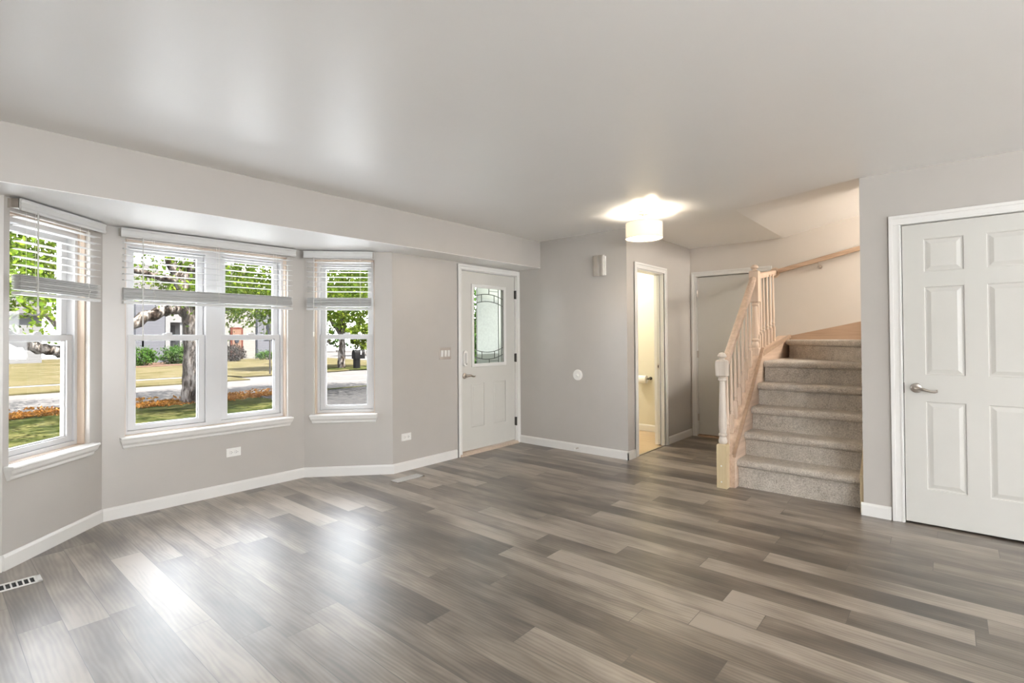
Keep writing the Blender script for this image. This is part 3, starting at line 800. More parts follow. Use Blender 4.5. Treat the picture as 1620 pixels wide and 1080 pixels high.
carpet_step((5.47, YS0), (6.36, YS1), [(6.60, YS1), (6.60, YS0)], Zt(5), Zt(6))
carpet_step((5.53, YS0 + .01), (6.60, YS0 + .01), [(6.60, .20), (5.53, .20)], Zt(6), Zt(7))
carpet_step((5.53, .23), (6.60, .23), [(6.60, -.10), (5.53, -.10)], Zt(7), Zt(8))
# wooden stringers on the open side: panel, edge board and sloped cap
def zcap(x): return .262 + (x - 4.53) * .968
m = MB(); m.prism([(4.545, 0), (4.545, zcap(4.545) - .03), (5.44, zcap(5.44) - .03), (5.44, .70), (4.80, 0)], 'y', 1.436, 1.520)
st1 = m.build('stringer', M['oak_x'], stair)
m = MB(); m.prism([(4.550, 0), (4.550, zcap(4.55) - .012), (5.46, zcap(5.46) - .012), (5.46, .78), (4.85, 0)], 'y', 1.408, 1.436)
m.build('skirt_board', M['oak_x'], stair, bevel=.002)
m = MB(); m.hexa([(4.545, 1.426, zcap(4.545) - .03), (5.47, 1.426, zcap(5.47) - .03), (5.47, 1.426, zcap(5.47) + .002), (4.545, 1.426, zcap(4.545) + .002)],
                 [(4.545, 1.545, zcap(4.545) - .03), (5.47, 1.545, zcap(5.47) - .03), (5.47, 1.545, zcap(5.47) + .002), (4.545, 1.545, zcap(4.545) + .002)])
m.build('stringer_cap', M['oak_x'], stair, bevel=.003)
m = MB(); m.hexa([(4.548, 1.402, zcap(4.548) - .020), (5.466, 1.402, zcap(5.466) - .020), (5.466, 1.402, zcap(5.466) + .012), (4.548, 1.402, zcap(4.548) + .012)],
                 [(4.548, 1.430, zcap(4.548) - .020), (5.466, 1.430, zcap(5.466) - .020), (5.466, 1.430, zcap(5.466) + .012), (4.548, 1.430, zcap(4.548) + .012)])
m.build('cap_moulding', M['oak_skirt'], stair, bevel=.003)
z2 = lambda x: 1.118 + (x - 5.44) * .150
m = MB(); m.prism([(5.46, .70), (5.46, z2(5.46) - .02), (XB - .002, z2(XB) - .02), (XB - .002, .90)], 'y', 1.420, 1.520); m.build('stringer', M['oak_x'], stair)
for y0, y1, d, mt in ((1.440, 1.545, 0, 'oak_x'), (1.404, 1.440, .010, 'oak_skirt')):
    m = MB(); m.hexa([(5.46, y0, z2(5.46) - .024), (XB - .002, y0, z2(XB) - .024), (XB - .002, y0, z2(XB) + d), (5.46, y0, z2(5.46) + d)],
                     [(5.46, y1, z2(5.46) - .024), (XB - .002, y1, z2(XB) - .024), (XB - .002, y1, z2(XB) + d), (5.46, y1, z2(5.46) + d)])
    m.build('stringer_cap', M[mt], stair, bevel=.003)
# right-hand skirt and skirt on the back wall
m = MB(); m.prism([(4.500, 0), (4.500, .275), (5.50, 1.24), (5.50, .9), (4.70, 0)], 'y', YR + .0005, YR + .024); m.build('skirt_board', M['oak_yellow'], stair)
m = MB(); m.prism([(1.42, 1.16), (1.42, 1.292), (.72, 1.445), (.45, 1.60), (-.2, 2.22), (-.2, 1.5), (.55, 1.16)], 'x', XB - .018, XB - .0005)
m.build('skirt_board', M['oak_skirt'], stair)
# closed space below the steps
m = MB(); m.prism([(4.80, 0), (5.44, .68), (XB - .003, .90), (XB - .003, 0)], 'y', 1.455, 1.500)
o = m.build('side_panel', M['wall'], stair); o['label'] = 'greige plaster panel under the open side'

# balustrade
bal = thing('balustrade', (4.52, 1.5, 0), 'pickled oak balustrade with two turned newel posts', 'balustrade')
def sq(m, x, y, h, z0, z1, ch=.0):
    m.box(x - h, x + h, y - h, y + h, z0, z1)
def turned(x, y, zs, r, n=20):
    return [(rr, z) for rr, z in zs]
def newel(x, y, zb, z_sq, z_blk0, z_blk1, ztop, lower_mat, upper_mat):
    hb = .042
    lo = MB(); lo.hexa([(x - hb, y - hb, zb), (x + hb, y - hb, zb), (x + hb, y + hb, zb), (x - hb, y + hb, zb)], [(x - hb, y - hb, z_sq - .008), (x + hb, y - hb, z_sq - .008), (x + hb, y + hb, z_sq - .008), (x - hb, y + hb, z_sq - .008)])
    h2 = hb - .010
    lo.hexa([(x - hb, y - hb, z_sq - .008), (x + hb, y - hb, z_sq - .008), (x + hb, y + hb, z_sq - .008), (x - hb, y + hb, z_sq - .008)], [(x - h2, y - h2, z_sq + .004), (x + h2, y - h2, z_sq + .004), (x + h2, y + h2, z_sq + .004), (x - h2, y + h2, z_sq + .004)])
    p = lo.build('newel_post', M[lower_mat], bal, bevel=.002)
    a, b = z_sq, z_blk0
    L_ = b - a
    prof = [(.028, 0), (.035, .012), (.036, .03), (.030, .05), (.025, .062), (.034, .072), (.035, .085), (.027, .095), (.030, .12), (.0335, .16), (.033, .20), (.0295, .33 * L_ + .1), (.0255, .75 * L_), (.0235, L_ - .035), (.032, L_ - .028), (.033, L_ - .016), (.026, L_ - .008), (.029, L_)]
    MB().lathe(prof, (x, y, a), 'z', 24).build('turned_shaft', M[upper_mat], p, smooth=True)
    bk = MB(); hk = .043; c = .012
    q = lambda h, z: [(x - h, y - h, z), (x + h, y - h, z), (x + h, y + h, z), (x - h, y + h, z)]
    bk.hexa(q(hk - c, z_blk0), q(hk, z_blk0 + c)); bk.hexa(q(hk, z_blk0 + c), q(hk, z_blk1 - c)); bk.hexa(q(hk, z_blk1 - c), q(hk - c, z_blk1))
    bk.build('newel_block', M[upper_mat], p, bevel=.001)
    cap = [(.026, 0), (.020, .008), (.018, .014), (.033, .022), (.037, .032), (.033, .042), (.024, ztop - z_blk1 - .006), (.008, ztop - z_blk1)]
    MB().lathe(cap, (x, y, z_blk1), 'z', 24).build('newel_cap', M[upper_mat], p, smooth=True)
    return p
n1 = newel(4.515, 1.495, 0.0, 0.372, 0.945, 1.092, 1.155, 'oak_yellow', 'oak_pale')
n1['label'] = 'lower newel post with bare yellowish base'
for z in (.055, .19):
    MB().lathe([(0, -.004), (.006, -.003), (.007, 0)], (4.515 - .042, 1.495 + .002, z), 'x', 10).build('bolt_cover', M['plastic'], n1)
n2 = newel(5.436, 1.475, 0.98, 1.175, 1.625, 1.945, 2.003, 'oak_z', 'oak_z')
n2['label'] = 'upper newel post'
# rails
def rail(name, a, b, w, h, mat, parent):
    a, b = Vector(a), Vector(b); t = (b - a).normalized(); side = t.cross(Vector((0, 0, 1))).normalized(); up = side.cross(t)
    prof = [(-.36, -.5), (.36, -.5), (.40, -.2), (.5, .05), (.46, .32), (.28, .46), (0, .5), (-.28, .46), (-.46, .32), (-.5, .05), (-.40, -.2)]
    P = lambda o: [tuple(o + side * (p[0] * w) + up * (p[1] * h)) for p in prof]
    m = MB(); m.hexa(P(a), P(b)); return m.build(name, M[mat], parent, smooth=True)
def r1z(x): return 1.035 + (x - 4.555) * .962
rail('handrail', (4.545, 1.490, r1z(4.545)), (5.41, 1.480, r1z(5.41)), .062, .062, 'oak_x', bal)
def r2(x): return (x, 1.475 + (x - 5.47) * .085, 1.892 + (x - 5.47) * .130)
rail('handrail', r2(5.462), r2(6.600), .058, .060, 'oak_x', bal)
MB().lathe([(.060, 0), (.060, -.012), (.052, -.020), (.0, -.020)], (XB - .001, r2(6.6)[1], r2(6.6)[2] + .0), 'x', 28).build('rosette', M['oak_z'], bal, smooth=True)
def baluster(x, y, zb, zt):
    sqh = .0165; zs = zb + .165
    m = MB(); m.box(x - sqh, x + sqh, y - sqh, y + sqh, zb, zs)
    L_ = zt - zs
    prof = [(.013, 0), (.016, .010), (.012, .020), (.010, .026), (.0155, .036), (.0155, .046), (.011, .055), (.0135, .09), (.0145, .13), (.0115, .55 * L_), (.0085, L_)]
    m.lathe(prof, (x, y, zs), 'z', 12)
    return m.build('baluster', M['oak_z'], bal, smooth=True)
for k in range(7):
    x = 4.605 + .1135 * k
    baluster(x, 1.485, zcap(x) - .008, r1z(x) - .012)
for k in range(6):
    x = 5.590 + .128 * k; p = r2(x)
    baluster(x, min(p[1], 1.50), z2(x) - .006, p[2] - .012)

# wall handrail
hr = thing('wall_handrail', (XB - .06, .9, 2.1), 'brown oak handrail on the back wall rising beside the upper stairs', 'handrail')
yz = lambda y: 2.052 + (1.50 - y) * .222
rail('rail', (XB - .070, 1.515, yz(1.515)), (XB - .070, -.35, yz(-.35)), .045, .050, 'oak_y', hr)
for y in (1.106, .1):
    b = MB(); b.lathe([(.026, 0), (.026, -.006), (.012, -.010), (.008, -.05)], (XB - .0005, y, yz(y) - .075), 'x', 14)
    b.tube([(XB - .05, y, yz(y) - .075), (XB - .068, y, yz(y) - .065), (XB - .070, y, yz(y) - .024)], .007, 8)
    b.build('rail_bracket', M['nickel'], hr, smooth=True)

# ------------------------------------------------------------------ ceiling light
def ceiling_lamp():
    x, y = 4.346, 2.124
    r = thing('ceiling_light', (x, y, H), 'semi-flush drum ceiling light with cream fabric shade in the entry', 'ceiling light')
    MB().lathe([(.0, -.024), (.050, -.024), (.063, -.018), (.064, -.004), (.060, 0)], (x, y, H), 'z', 32).build('canopy', M['steel'], r, smooth=True)
    MB().lathe([(.012, 0), (.012, -.05), (.016, -.06), (.012, -.07), (.012, -.22)], (x, y, H - .02), 'z', 16).build('stem', M['steel'], r, smooth=True)
    R, z0, z1 = .165, 2.196, 2.335
    m = MB(); n = 48; vs = []; fs = []
    for rr, z in ((R, z0), (R, z1), (R - .003, z1), (R - .003, z0)):
        for k in range(n):
            a = 2 * math.pi * k / n; vs.append((x + rr * math.cos(a), y + rr * math.sin(a), z))
    for i in range(4):
        for k in range(n):
            fs.append((i * n + k, i * n + (k + 1) % n, ((i + 1) % 4) * n + (k + 1) % n, ((i + 1) % 4) * n + k))
    m.add(vs, fs); sh = m.build('lamp_shade', M['shade'], r, smooth=True)
    tr = MB()
    for z in (z0, z1):
        tr.tube([(x + (R + .001) * math.cos(2 * math.pi * k / 48), y + (R + .001) * math.sin(2 * math.pi * k / 48), z) for k in range(49)], .0035, 6)
    a = math.radians(131)
    tr.tube([(x + (R + .001) * math.cos(a), y + (R + .001) * math.sin(a), z0), (x + (R + .001) * math.cos(a), y + (R + .001) * math.sin(a), z1)], .002, 6)
    tr.build('shade_trim', M['cord'], sh)
    MB().lathe([(.0, -.012), (.08, -.010), (.145, -.003), (.160, .004), (.160, .007), (0, .007)], (x, y, z0), 'z', 40).build('diffuser', M['diffuser'], r, smooth=True)
    MB().lathe([(.0, -.022), (.008, -.020), (.013, -.014), (.010, -.008), (.012, 0)], (x, y, z0 - .008), 'z', 16).build('finial', M['nickel'], r, smooth=True)
    for k in (0, 1):
        l = bpy.data.lights.new('bulb', 'POINT'); l.energy = 12; l.color = (1.0, 0.88, 0.71); l.shadow_soft_size = .028
        o = bpy.data.objects.new('bulb', l); COL.objects.link(o); o.parent = r; o.matrix_parent_inverse = r.matrix_basis.inverted()
        o.location = (x + (.075 if k else -.075) * .76, y + (.075 if k else -.075) * -.65, 2.275)
    return r
ceiling_lamp()
# lamp of the powder room (out of sight above the doorway)
def powder_lamp():
    r = thing('powder_room_light', (5.7, 3.5, H), 'round ceiling light inside the powder room', 'ceiling light')
    MB().lathe([(0, -.07), (.10, -.06), (.13, -.02), (.13, 0)], (5.7, 3.5, H), 'z', 24).build('diffuser', M['diffuser'], r, smooth=True)
    l = bpy.data.lights.new('bulb', 'POINT'); l.energy = 38; l.color = (1.0, 0.95, 0.84); l.shadow_soft_size = .09
    o = bpy.data.objects.new('bulb', l); COL.objects.link(o); o.parent = r; o.matrix_parent_inverse = r.matrix_basis.inverted(); o.location = (5.7, 3.5, H - .2)
powder_lamp()
def stair_fill():  # lamp added out of view to brighten the back wall and hall
    r = thing('stairwell_fill', (6.05, -1.2, sl(-1.2)), 'unseen fill lamp added over the upper stairs', 'ceiling light')
    MB().lathe([(0, -.07), (.10, -.06), (.13, -.02), (.13, .03)], (6.05, -1.2, sl(-1.2)), 'z', 24).build('diffuser', M['diffuser'], r, smooth=True)
    l = bpy.data.lights.new('bulb', 'POINT'); l.energy = 290; l.color = (1.0, 0.94, 0.86); l.shadow_soft_size = .32
    o = bpy.data.objects.new('bulb', l); COL.objects.link(o); o.parent = r; o.matrix_parent_inverse = r.matrix_basis.inverted(); o.location = (6.05, -1.2, sl(-1.2) - .2)
stair_fill()

# ------------------------------------------------------------------ small fittings
def light_switch():
    s0, s1, z0, z1 = .590, .754, 1.068, 1.192
    r = thing('light_switch', FF @ Vector(((s0 + s1) / 2, 0, (z0 + z1) / 2)), 'three-rocker light switch with nickel plate beside the front door', 'light switch')
    MB(FF).box(s0, s1, -.007, 0, z0, z1).build('cover_plate', M['plate'], r, bevel=.004)
    for k in range(3):
        c = s0 + .036 + .046 * k
        a = MB(FF); a.hexa([(c - .0165, -.007, z0 + .028), (c + .0165, -.007, z0 + .028), (c + .0165, -.007, z1 - .028), (c - .0165, -.007, z1 - .028)],
                           [(c - .0165, -.009, z0 + .028), (c + .0165, -.009, z0 + .028), (c + .0165, -.013, z1 - .028), (c - .0165, -.013, z1 - .028)])
        a.build('rocker', M['plastic'], r, bevel=.001)
light_switch()
def outlet(F, sc, zc, label):
    r = thing('wall_outlet', F @ Vector((sc, 0, zc)), label, 'outlet', 'white sideways wall outlets')
    w, h = .058, .036
    MB(F).box(sc - w, sc + w, -.006, 0, zc - h, zc + h).build('cover_plate', M['plastic'], r, bevel=.003)
    for d in (-.019, .022):
        rc = MB(F).lathe([(.0, -.0085), (.0155, -.0085), (.0165, -.006), (.0165, -.004)], (sc + d, 0, zc), 'y', 18).build('receptacle', M['plastic'], r)
        k = MB(F)
        for dz in (-.0065, .0065):
            k.box(sc + d - .006, sc + d + .003, -.0092, -.0080, zc + dz - .0013, zc + dz + .0013)
        k.lathe([(0, -.0092), (.0026, -.0092), (.0026, -.008)], (sc + d + .009, 0, zc), 'y', 8)
        k.build('socket_slots', M['slot'], rc)
outlet(FC_, .884, .343, 'white outlet below the twin window in the middle of the bay')
outlet(FF, .160, .328, 'white outlet low on the wall between bay and front door')
FV = frame((XV, 4.067), (XV, YE))
def chime():
    s0, s1, z0, z1 = 4.067 - 2.972, 4.067 - 2.825, 1.956, 2.180
    r = thing('door_chime', FV @ Vector(((s0 + s1) / 2, 0, (z0 + z1) / 2)), 'brushed steel door chime high on the entry wall', 'door chime')
    MB(FV).box(s0 + .008, s1 - .006, -.045, 0, z0 + .008, z1 - .008).build('chime_base', M['plastic'], r)
    m = MB(FV); n = 12; c = (s0 + s1) / 2; hw = (s1 - s0) / 2
    f = [(c - hw + 2 * hw * k / n, -.046 - .024 * (1 - ((k - n / 2) / (n / 2)) ** 2)) for k in range(n + 1)]
    b = [(x, y + .004) for x, y in f[::-1]]
    m.hexa([(p[0], p[1], z0) for p in f + b], [(p[0], p[1], z1) for p in f + b]); m.build('chime_cover', M['steel'], r, smooth=True)
chime()
def bumper():
    c = (4.067 - 3.207, 0, .865)
    r = thing('wall_bumper', FV @ Vector(c), 'round white door bumper at mid height on the entry wall', 'bumper')
    MB(FV).lathe([(.0, -.010), (.030, -.010), (.044, -.016), (.056, -.014), (.062, -.006), (.063, 0)], c, 'y', 32).build('bumper_disc', M['plastic'], r, smooth=True)
    MB(FV).lathe([(.0, -.026), (.010, -.025), (.018, -.018), (.022, -.009)], c, 'y', 20).build('bumper_knob', M['plastic'], r, smooth=True)
bumper()
def door_stop():
    c = FV @ Vector((4.067 - 3.205, -.014, .045))
    r = thing('door_stop', c, 'small spring door stop on the entry wall baseboard', 'door stop')
    m = MB(); pts = []
    for k in range(97):
        a = k / 8 * 2 * math.pi; pts.append((c.x - .006 - .052 * k / 96, c.y + .0055 * math.cos(a), c.z + .0055 * math.sin(a)))
    m.tube(pts, .0012, 5); m.build('spring', M['nickel'], r)
    MB().lathe([(.010, 0), (.010, -.004), (.005, -.008)], tuple(c), 'x', 12).build('mount', M['nickel'], r)
    MB().lathe([(.008, -.070), (.009, -.062), (.008, -.056)], tuple(c), 'x', 12).build('rubber_tip', M['plastic'], r)
door_stop()
def register(x0, x1, y0, y1, opened, label):
    r = thing('floor_register', ((x0 + x1) / 2, (y0 + y1) / 2, 0), label, 'floor register')
    m = MB(); b = .014
    F = Matrix.Translation((0, 0, 0))
    for q in ((x0, x0 + b * 1.6, y0, y1), (x1 - b * 1.6, x1, y0, y1), (x0, x1, y0, y0 + b), (x0, x1, y1 - b, y1)):
        m.box(*q, .0005, .006)
    m.build('register_frame', M['trim'] if opened else M['greyplastic'], r, bevel=.002)
    n = 11; pitch = (x1 - x0 - 2 * b * 1.6) / n; g = MB()
    for k in range(n):
        xx = x0 + b * 1.6 + pitch * k
        if opened: g.box(xx + pitch * .72, xx + pitch, y0 + b, y1 - b, .0005, .005)
        else: g.box(xx + pitch * .05, xx + pitch * .97, y0 + b, y1 - b, .0005, .0045)
    g.build('louvres', M['trim'] if opened else M['greyplastic'], r)
    MB().box(x0 + b, x1 - b, y0 + b, y1 - b, .0003, .0012).build('duct_opening', M['slot'], r)
register(.150, .455, 3.735, 3.845, True, 'white floor register with open dark slots in front of the left bay wall')
register(2.815, 3.115, 3.770, 3.880, False, 'closed grey floor register by the right bay corner')

# ------------------------------------------------------------------ outdoors
G = -.45
def ground(name, poly, z, mat, label, cat, dz=.05):
    m = MB(); m.prism(poly, 'z', z - dz, z); return tag(m.build(name, M[mat]), label, cat, kind='structure')
ground('lawn', [(-30, 4.9), (60, 4.9), (60, 16.0), (-30, 16.7)], G, 'grass', 'shaded green front lawn outside the bay windows', 'lawn')
ground('street', [(-60, 15.9), (80, 15.9), (80, 70), (-60, 70)], G - .06, 'asphalt', 'pale grey street across the lawn', 'street')
ground('verge', [(-60, 23.6), (9.5, 23.2), (9.5, 26.2), (-60, 26.4)], G - .01, 'drygrass', 'grass verge along the far side of the street', 'lawn')
ground('sidewalk', [(-60, 26.3), (9.5, 26.1), (9.5, 26.9), (-60, 27.1)], G + .0, 'concrete', 'pale sidewalk beyond the street', 'sidewalk')
ground('far_lawn', [(-60, 27.0), (9.4, 26.8), (9.8, 24.8), (15.0, 24.9), (22, 28.5), (26, 60), (-60, 60)], G + .02, 'drygrass', 'dry tan lawn before the houses across the street', 'lawn')
ground('traffic_island', [(13.0, 26.2), (15.4, 27.4), (19.0, 27.3), (21.0, 25.2), (17.0, 24.6)], G + .03, 'grass', 'small grass strip with the mailbox', 'lawn')
ground('bounce_ground', [(-9, 5.0), (7.3, 5.0), (7.3, 11.2), (-9, 11.2)], G + .012, 'bounce', 'added unseen sun-bouncing terrace below the bay windows', 'reflector')  # pale surface added out of view to bounce sun up to the ceiling
ground('driveway', [(7.3, 5.0), (14.5, 5.0), (14.8, 16.0), (6.75, 16.0), (6.45, 11.2), (7.3, 11.2)], G + .012, 'drive', 'dark driveway outside the right bay window', 'driveway')
ground('mulch_bed', [(8.0, 37.4), (14.2, 39.2), (14.2, 44), (8.0, 44)], G + .05, 'mulch', 'red mulch bed under the hedge', 'bed')

def leaves(name, centers, per, spread, size, mat, parent=None):
    cs = np.repeat(np.array(centers), per, axis=0); n = len(cs)
    p = cs + rng.normal(0, 1, (n, 3)) * np.array(spread)
    a = rng.normal(0, 1, (n, 3)); a /= np.linalg.norm(a, axis=1)[:, None]
    b = np.cross(a, rng.normal(0, 1, (n, 3))); b /= np.linalg.norm(b, axis=1)[:, None]
    c = np.cross(a, b)
    s = size * rng.uniform(.6, 1.25, n)[:, None]
    v = np.empty((n, 6, 3))
    v[:, 0] = p - a * s; v[:, 1] = p - a * s * .25 + b * s * .48 + c * s * .12; v[:, 2] = p + a * s * .45 + b * s * .36 + c * s * .1
    v[:, 3] = p + a * s; v[:, 4] = p + a * s * .45 - b * s * .36 + c * s * .1; v[:, 5] = p - a * s * .25 - b * s * .48 + c * s * .12
    me = bpy.data.meshes.new(name); me.vertices.add(n * 6); me.vertices.foreach_set('co', v.reshape(-1))
    quads = np.array([[0, 1, 2, 3], [0, 3, 4, 5]]); idx = (quads[None] + (np.arange(n) * 6)[:, None, None]).reshape(-1)
    me.loops.add(len(idx)); me.loops.foreach_set('vertex_index', idx)
    me.polygons.add(n * 2); me.polygons.foreach_set('loop_start', np.arange(n * 2) * 4); me.polygons.foreach_set('loop_total', np.full(n * 2, 4))
    me.update(); me.validate(); me.materials.append(M[mat])
    o = bpy.data.objects.new(name, me); COL.objects.link(o)
    if parent is not None:
        o.parent = parent; o.matrix_parent_inverse = parent.matrix_basis.inverted()
    return o
def limb(m, pts, r0, r1, n=12, wob=.04):
    P = [Vector(p) for p in pts]; out = []; 
    for i in range(len(P) - 1):
        for k in range(6):
            t = k / 6; a, b = P[i], P[i + 1]
            out.append(a.lerp(b, t) + Vector((random.uniform(-wob, wob), random.uniform(-wob, wob), random.uniform(-wob, wob))) * (0 if i + k == 0 else 1))
    out.append(P[-1]); N_ = len(out)
    m.tube(out, [r0 + (r1 - r0) * i / (N_ - 1) for i in range(N_)], n)

def big_tree():
    x, y = 5.20, 16.15
    r = thing('street_tree', (x, y, G), 'large spreading tree with thick mottled trunk, sun dapples painted in, on the front lawn', 'tree')
    m = MB(); limb(m, [(x, y, G - .1), (x, y, .2), (x - .02, y, 1.4), (x - .12, y, 2.25)], .42, .29, 18, .015)
    for k in range(6):
        a = k * 1.05 + .3; limb(m, [(x + .16 * math.cos(a), y + .16 * math.sin(a), G + .45), (x + .42 * math.cos(a), y + .42 * math.sin(a), G - .06)], .16, .10, 10, .01)
    m.build('trunk', M['bark'], r, smooth=True)
    specs = [([(5.12, 16.15, 1.55), (4.80, 16.0, 2.12), (4.40, 15.9, 2.12), (3.80, 15.7, 1.84), (3.0, 15.4, 1.36), (2.24, 15.1, 1.02), (1.80, 14.9, 1.10), (1.35, 14.7, 1.30), (.4, 14.4, 1.9)], .17, .10),
             ([(5.1, 16.15, 1.9), (4.75, 16.1, 2.75), (4.6, 16.1, 3.25), (4.2, 16.0, 4.2), (3.6, 15.8, 5.6)], .20, .07),
             ([(4.75, 16.1, 2.8), (5.0, 16.0, 3.2), (5.3, 15.9, 3.9), (5.6, 15.7, 5.2), (5.7, 15.4, 6.8)], .15, .06),
             ([(5.2, 16.15, 2.0), (5.55, 16.0, 2.5), (5.93, 15.9, 2.9), (6.35, 15.8, 3.25), (6.76, 15.7, 3.6), (8.2, 15.2, 4.6)], .14, .06),
             ([(4.7, 16.1, 2.9), (4.1, 16.0, 2.98), (3.4, 15.9, 3.15), (2.2, 15.5, 3.9), (.8, 15.0, 4.5)], .10, .04),
             ([(6.3, 15.8, 3.2), (7.1, 15.6, 3.3), (7.8, 15.4, 3.15)], .05, .02),
             ([(2.3, 15.1, 1.05), (1.9, 14.6, 1.7), (1.3, 14.0, 2.5), (.6, 13.4, 3.4)], .07, .03)]
    for pts, a, b in specs:
        q = MB(); limb(q, pts, a, b, 10, .035); q.build('branch', M['bark'], r, smooth=True)
    cs = []
    while len(cs) < 460:
        p = rng.normal(0, 1, 3); p /= np.linalg.norm(p); p *= rng.uniform(.45, 1) ** .5
        c = np.array([5.3, 15.2, 3.6]) + p * np.array([7.6, 3.6, 1.5])
        if c[2] < 2.3: continue
        # a gap of sky left of the trunk
        if 2.6 < c[0] < 4.6 and rng.random() < .72: continue
        cs.append(c)
    for _ in range(26):                         # drooping sprays in front of the right-hand pane
        cs.append(np.array([rng.uniform(5.6, 8.4), rng.uniform(13.8, 16.5), rng.uniform(1.85, 2.7)]))
    for _ in range(30):                         # near the left window
        cs.append(np.array([rng.uniform(.1, 1.9), rng.uniform(11.2, 14.6), rng.uniform(1.55, 3.3)]))
    leaves('foliage', cs, 105, (.36, .36, .26), .062, 'leaf', r)
big_tree()
def small_tree():
    x, y = 16.16, 26.9
    r = thing('island_tree', (x, y, G), 'slender tree behind the mailbox seen through the right window', 'tree')
    m = MB(); limb(m, [(x - .05, y, G), (x, y, .6), (x + .02, y, 1.9), (x + .05, y, 3.2), (x + .1, y, 5.2)], .23, .08, 14, .02); m.build('trunk', M['bark'], r, smooth=True)
    for pts, a, b in (([(x, y, 1.35), (x - .55, y, 2.1), (x - 1.1, y, 2.9), (x - 1.7, y, 4.0)], .12, .04), ([(x, y, 2.3), (x + .7, y, 3.1), (x + 1.4, y, 4.2)], .09, .03)):
        q = MB(); limb(q, pts, a, b, 8, .03); q.build('branch', M['bark'], r, smooth=True)
    cs = []
    while len(cs) < 150:
        p = rng.normal(0, 1, 3); p /= np.linalg.norm(p); p *= rng.uniform(.3, 1) ** .4
        c = np.array([x + .2, y, 4.7]) + p * np.array([3.4, 2.4, 2.7])
        if c[2] < 2.1: continue
        cs.append(c)
    leaves('foliage', cs, 60, (.42, .42, .34), .13, 'leaf2', r)
small_tree()
def shrub(name, c, rad, n, size, mat, label, cat='shrub', group=None):
    r = thing(name, (c[0], c[1], G), label, cat, group)
    q = MB()
    for k in range(5):
        a = k * 1.3; limb(q, [(c[0] + .1 * math.cos(a), c[1] + .1 * math.sin(a), G), (c[0] + rad[0] * .5 * math.cos(a), c[1] + rad[1] * .5 * math.sin(a), c[2] + rad[2] * .3)], .04, .015, 6, .02)
    q.build('stems', M['bark'], r)
    cs = []
    while len(cs) < n:
        p = rng.normal(0, 1, 3); p /= np.linalg.norm(p); p *= rng.uniform(.5, 1)
        z = c[2] + p[2] * rad[2]
        if z < G + .05: continue
        cs.append((c[0] + p[0] * rad[0], c[1] + p[1] * rad[1], z))
    leaves('foliage', cs, 40, (.13, .13, .11), size, mat, r)
    return r
shrub('hedge_bush', (9.5, 39.8, .12), (.95, .7, .62), 70, .07, 'hedge', 'dark green rounded bush at the left end of the hedge')
shrub('hedge_bush', (11.75, 40.6, .22), (1.05, .7, .66), 80, .07, 'hedge', 'dark green rounded bush beside the trunk before the blue-grey house')
shrub('hedge_bush', (15.9, 42.0, .15), (.95, .7, .62), 60, .07, 'dusk', 'greyish bush before the red door of the cream house')
shrub('hedge_bush', (18.9, 42.6, -.1), (1.1, .6, .32), 40, .06, 'hedge', 'low green bush right of the red door')
shrub('porch_shrub', (7.1, 7.4, .9), (.60, .55, 1.5), 190, .055, 'hedge', 'tall green shrub outside the front door glass')
shrub('plum_bush', (17.6, 34.0, 1.1), (1.7, 1.2, 1.1), 70, .10, 'dusk', 'dark purplish bush behind the slender tree')
shrub('broom_bush', (29.9, 45.5, 1.5), (2.5, 1.4, 1.7), 110, .14, 'leaf2', 'yellow green bush across the far street behind the mailbox')
shrub('broom_bush', (35.4, 60.0, 2.2), (4.0, 2.0, 2.6), 110, .14, 'hedge', 'dark green bush across the far street behind the slender tree')

def mailbox():
    x, y = 16.35, 25.6
    r = thing('mailbox', (x, y, G), 'black post-mounted mailbox seen through the right window', 'mailbox')
    MB().box(x - .20, x + .10, y - .13, y + .13, G, .55).build('post', M['black'], r, bevel=.015)
    m = MB(); n = 10; prof = [(-.17, .12)] + [(.17 * math.cos(math.pi - math.pi * k / n), .38 + .24 * math.sin(math.pi * k / n)) for k in range(n + 1)] + [(.17, .12)]
    m.prism([(y + p[0], p[1]) for p in prof], 'x', x - .26, x + .38); m.build('mailbox_body', M['black'], r, smooth=True)
    MB().box(x + .10, x + .13, y - .20, y - .17, .36, .56).build('flag', M['greyplastic'], r)
mailbox()
def lamp_post():
    x, y = 11.25, 25.2
    r = thing('street_lamp', (x, y, G), 'thin dark lamp post on the far verge', 'lamp post')
    MB().tube([(x, y, G), (x, y, 2.35)], .035, 10).build('post', M['pole'], r)
    MB().lathe([(.05, 0), (.11, .06), (.13, .24), (.05, .34), (.0, .38)], (x, y, 2.35), 'z', 12).build('lantern', M['pole'], r)
lamp_post()

def house(x0, x1, y0, y1, zw, zr, mat, label, ridge='x'):
    r = thing('house', ((x0 + x1) / 2, y0, G), label, 'house')
    MB().box(x0, x1, y0, y1, G - .1, zw).build('siding_wall', M[mat], r)
    o = .35; ym, xm = (y0 + y1) / 2, (x0 + x1) / 2; m = MB()
    if ridge == 'x':
        m.prism([(y0 - o, zw - .1), (ym, zr), (y1 + o, zw - .1), (y1 + o, zw + .08), (ym, zr + .2), (y0 - o, zw + .08)], 'x', x0 - o, x1 + o)
    else:
        m.prism([(x0 - o, zw - .1), (xm, zr), (x1 + o, zw - .1), (x1 + o, zw + .08), (xm, zr + .2), (x0 - o, zw + .08)], 'y', y0 - o, y1 + o)
        g = MB(); g.prism([(x0, zw), (x1, zw), (xm, zr - .05)], 'y', y0 + .02, y0 + .12); g.build('gable', M[mat], r)
    m.build('roof', M['roof'], r)
    return r
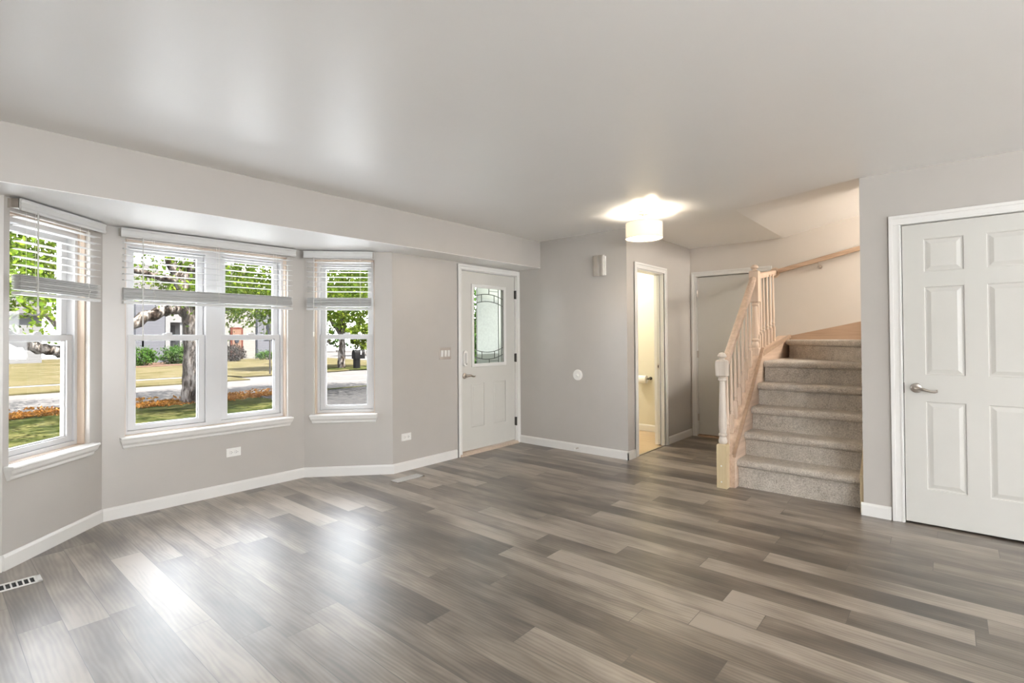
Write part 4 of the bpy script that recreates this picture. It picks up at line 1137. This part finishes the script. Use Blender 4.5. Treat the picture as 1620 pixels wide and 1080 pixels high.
def hwin(r, x0, x1, z0, z1, y):
    f = MB(); f.box(x0 - .12, x1 + .12, y - .06, y, z0 - .12, z1 + .12); w = f.build('house_window', M['extwhite'], r)
    MB().box(x0, x1, y - .08, y - .05, z0, z1).build('pane', M['darkglass'], w)
hA = house(10.2, 12.15, 44.0, 52, 4.6, 7.0, 'bluesiding', 'blue-grey sided house behind the hedge across the street')
q = MB(); q.box(12.15, 15.2, 45.2, 52, G - .1, 3.9); q.build('porch_wall', M['extwhite'], hA)
q = MB(); q.box(12.0, 12.3, 43.95, 44.15, G - .1, 4.6); q.box(13.0, 13.15, 44.2, 44.35, G - .1, 2.5); q.build('corner_trim', M['extwhite'], hA)
q = MB(); q.prism([(12.15, 2.55), (15.2, 2.55), (15.2, 3.1), (12.15, 4.4)], 'y', 44.1, 45.2); q.build('porch_gable', M['extwhite'], hA)
hwin(hA, 12.45, 12.95, 1.05, 2.35, 45.2)
hwin(hA, 13.6, 14.3, .3, 1.6, 45.2)
hB = house(15.3, 19.35, 46.0, 56, 5.6, 8.0, 'creamsiding', 'cream house with red-framed door across the street')
q = MB(); q.box(17.22, 18.22, 45.9, 46.02, G, 2.25); d = q.build('front_door', M['reddoor'], hB); d['label'] = 'red-framed front door with oval glass'
MB().box(17.36, 18.06, 45.86, 45.92, G + .1, 2.10).build('door_panel', M['peach'], d)
MB().lathe([(.0, -.03), (.17, -.03), (.19, 0)], (17.71, 45.86, 1.1), 'y', 20).build('oval_glass', M['darkglass'], d)
q = MB(); q.box(19.35, 24.5, 46.8, 56, G - .1, 4.8); q.build('wing_wall', M['bluesiding'], hB)
q = MB(); q.box(19.30, 19.45, 45.95, 46.8, G - .1, 5.5); q.build('corner_trim', M['darkglass'], hB)
hwin(hB, 20.5, 21.0, 1.3, 2.6, 46.8)
hC = house(0.5, 6.2, 52.0, 60, 3.2, 5.5, 'whitesiding', 'white sided house far across the street at the left')
hwin(hC, 2.2, 3.4, .8, 2.0, 52.0)

# fallen orange leaves along the curb and on the street
cs = [(rng.uniform(-1, 5.0), 0, 0) for _ in range(170)]; cs = [(c[0], 16.25 + rng.normal(0, .22), G + .012) for c in cs]
cs += [(rng.uniform(5.6, 7.6), 16.3 + rng.normal(0, .25), G + .0) for _ in range(75)] + [(rng.uniform(-1, 8), rng.uniform(16.4, 18.6), G - .045) for _ in range(50)]
o = leaves('fallen_leaves', cs, 26, (.22, .16, .006), .055, 'litter')
tag(o, 'orange fallen leaves along the curb of the street', 'leaves', kind='stuff')

# ------------------------------------------------------------------ outer shell of the house (keeps the sun out of the walls)
mb = MB(); mb.box(LX - .6, XB + .7, RY - 1.2, 5.25, 3.75, 3.95)
tag(mb.build('roof', M['roof']), 'flat roof slab over the room', 'roof', kind='structure')
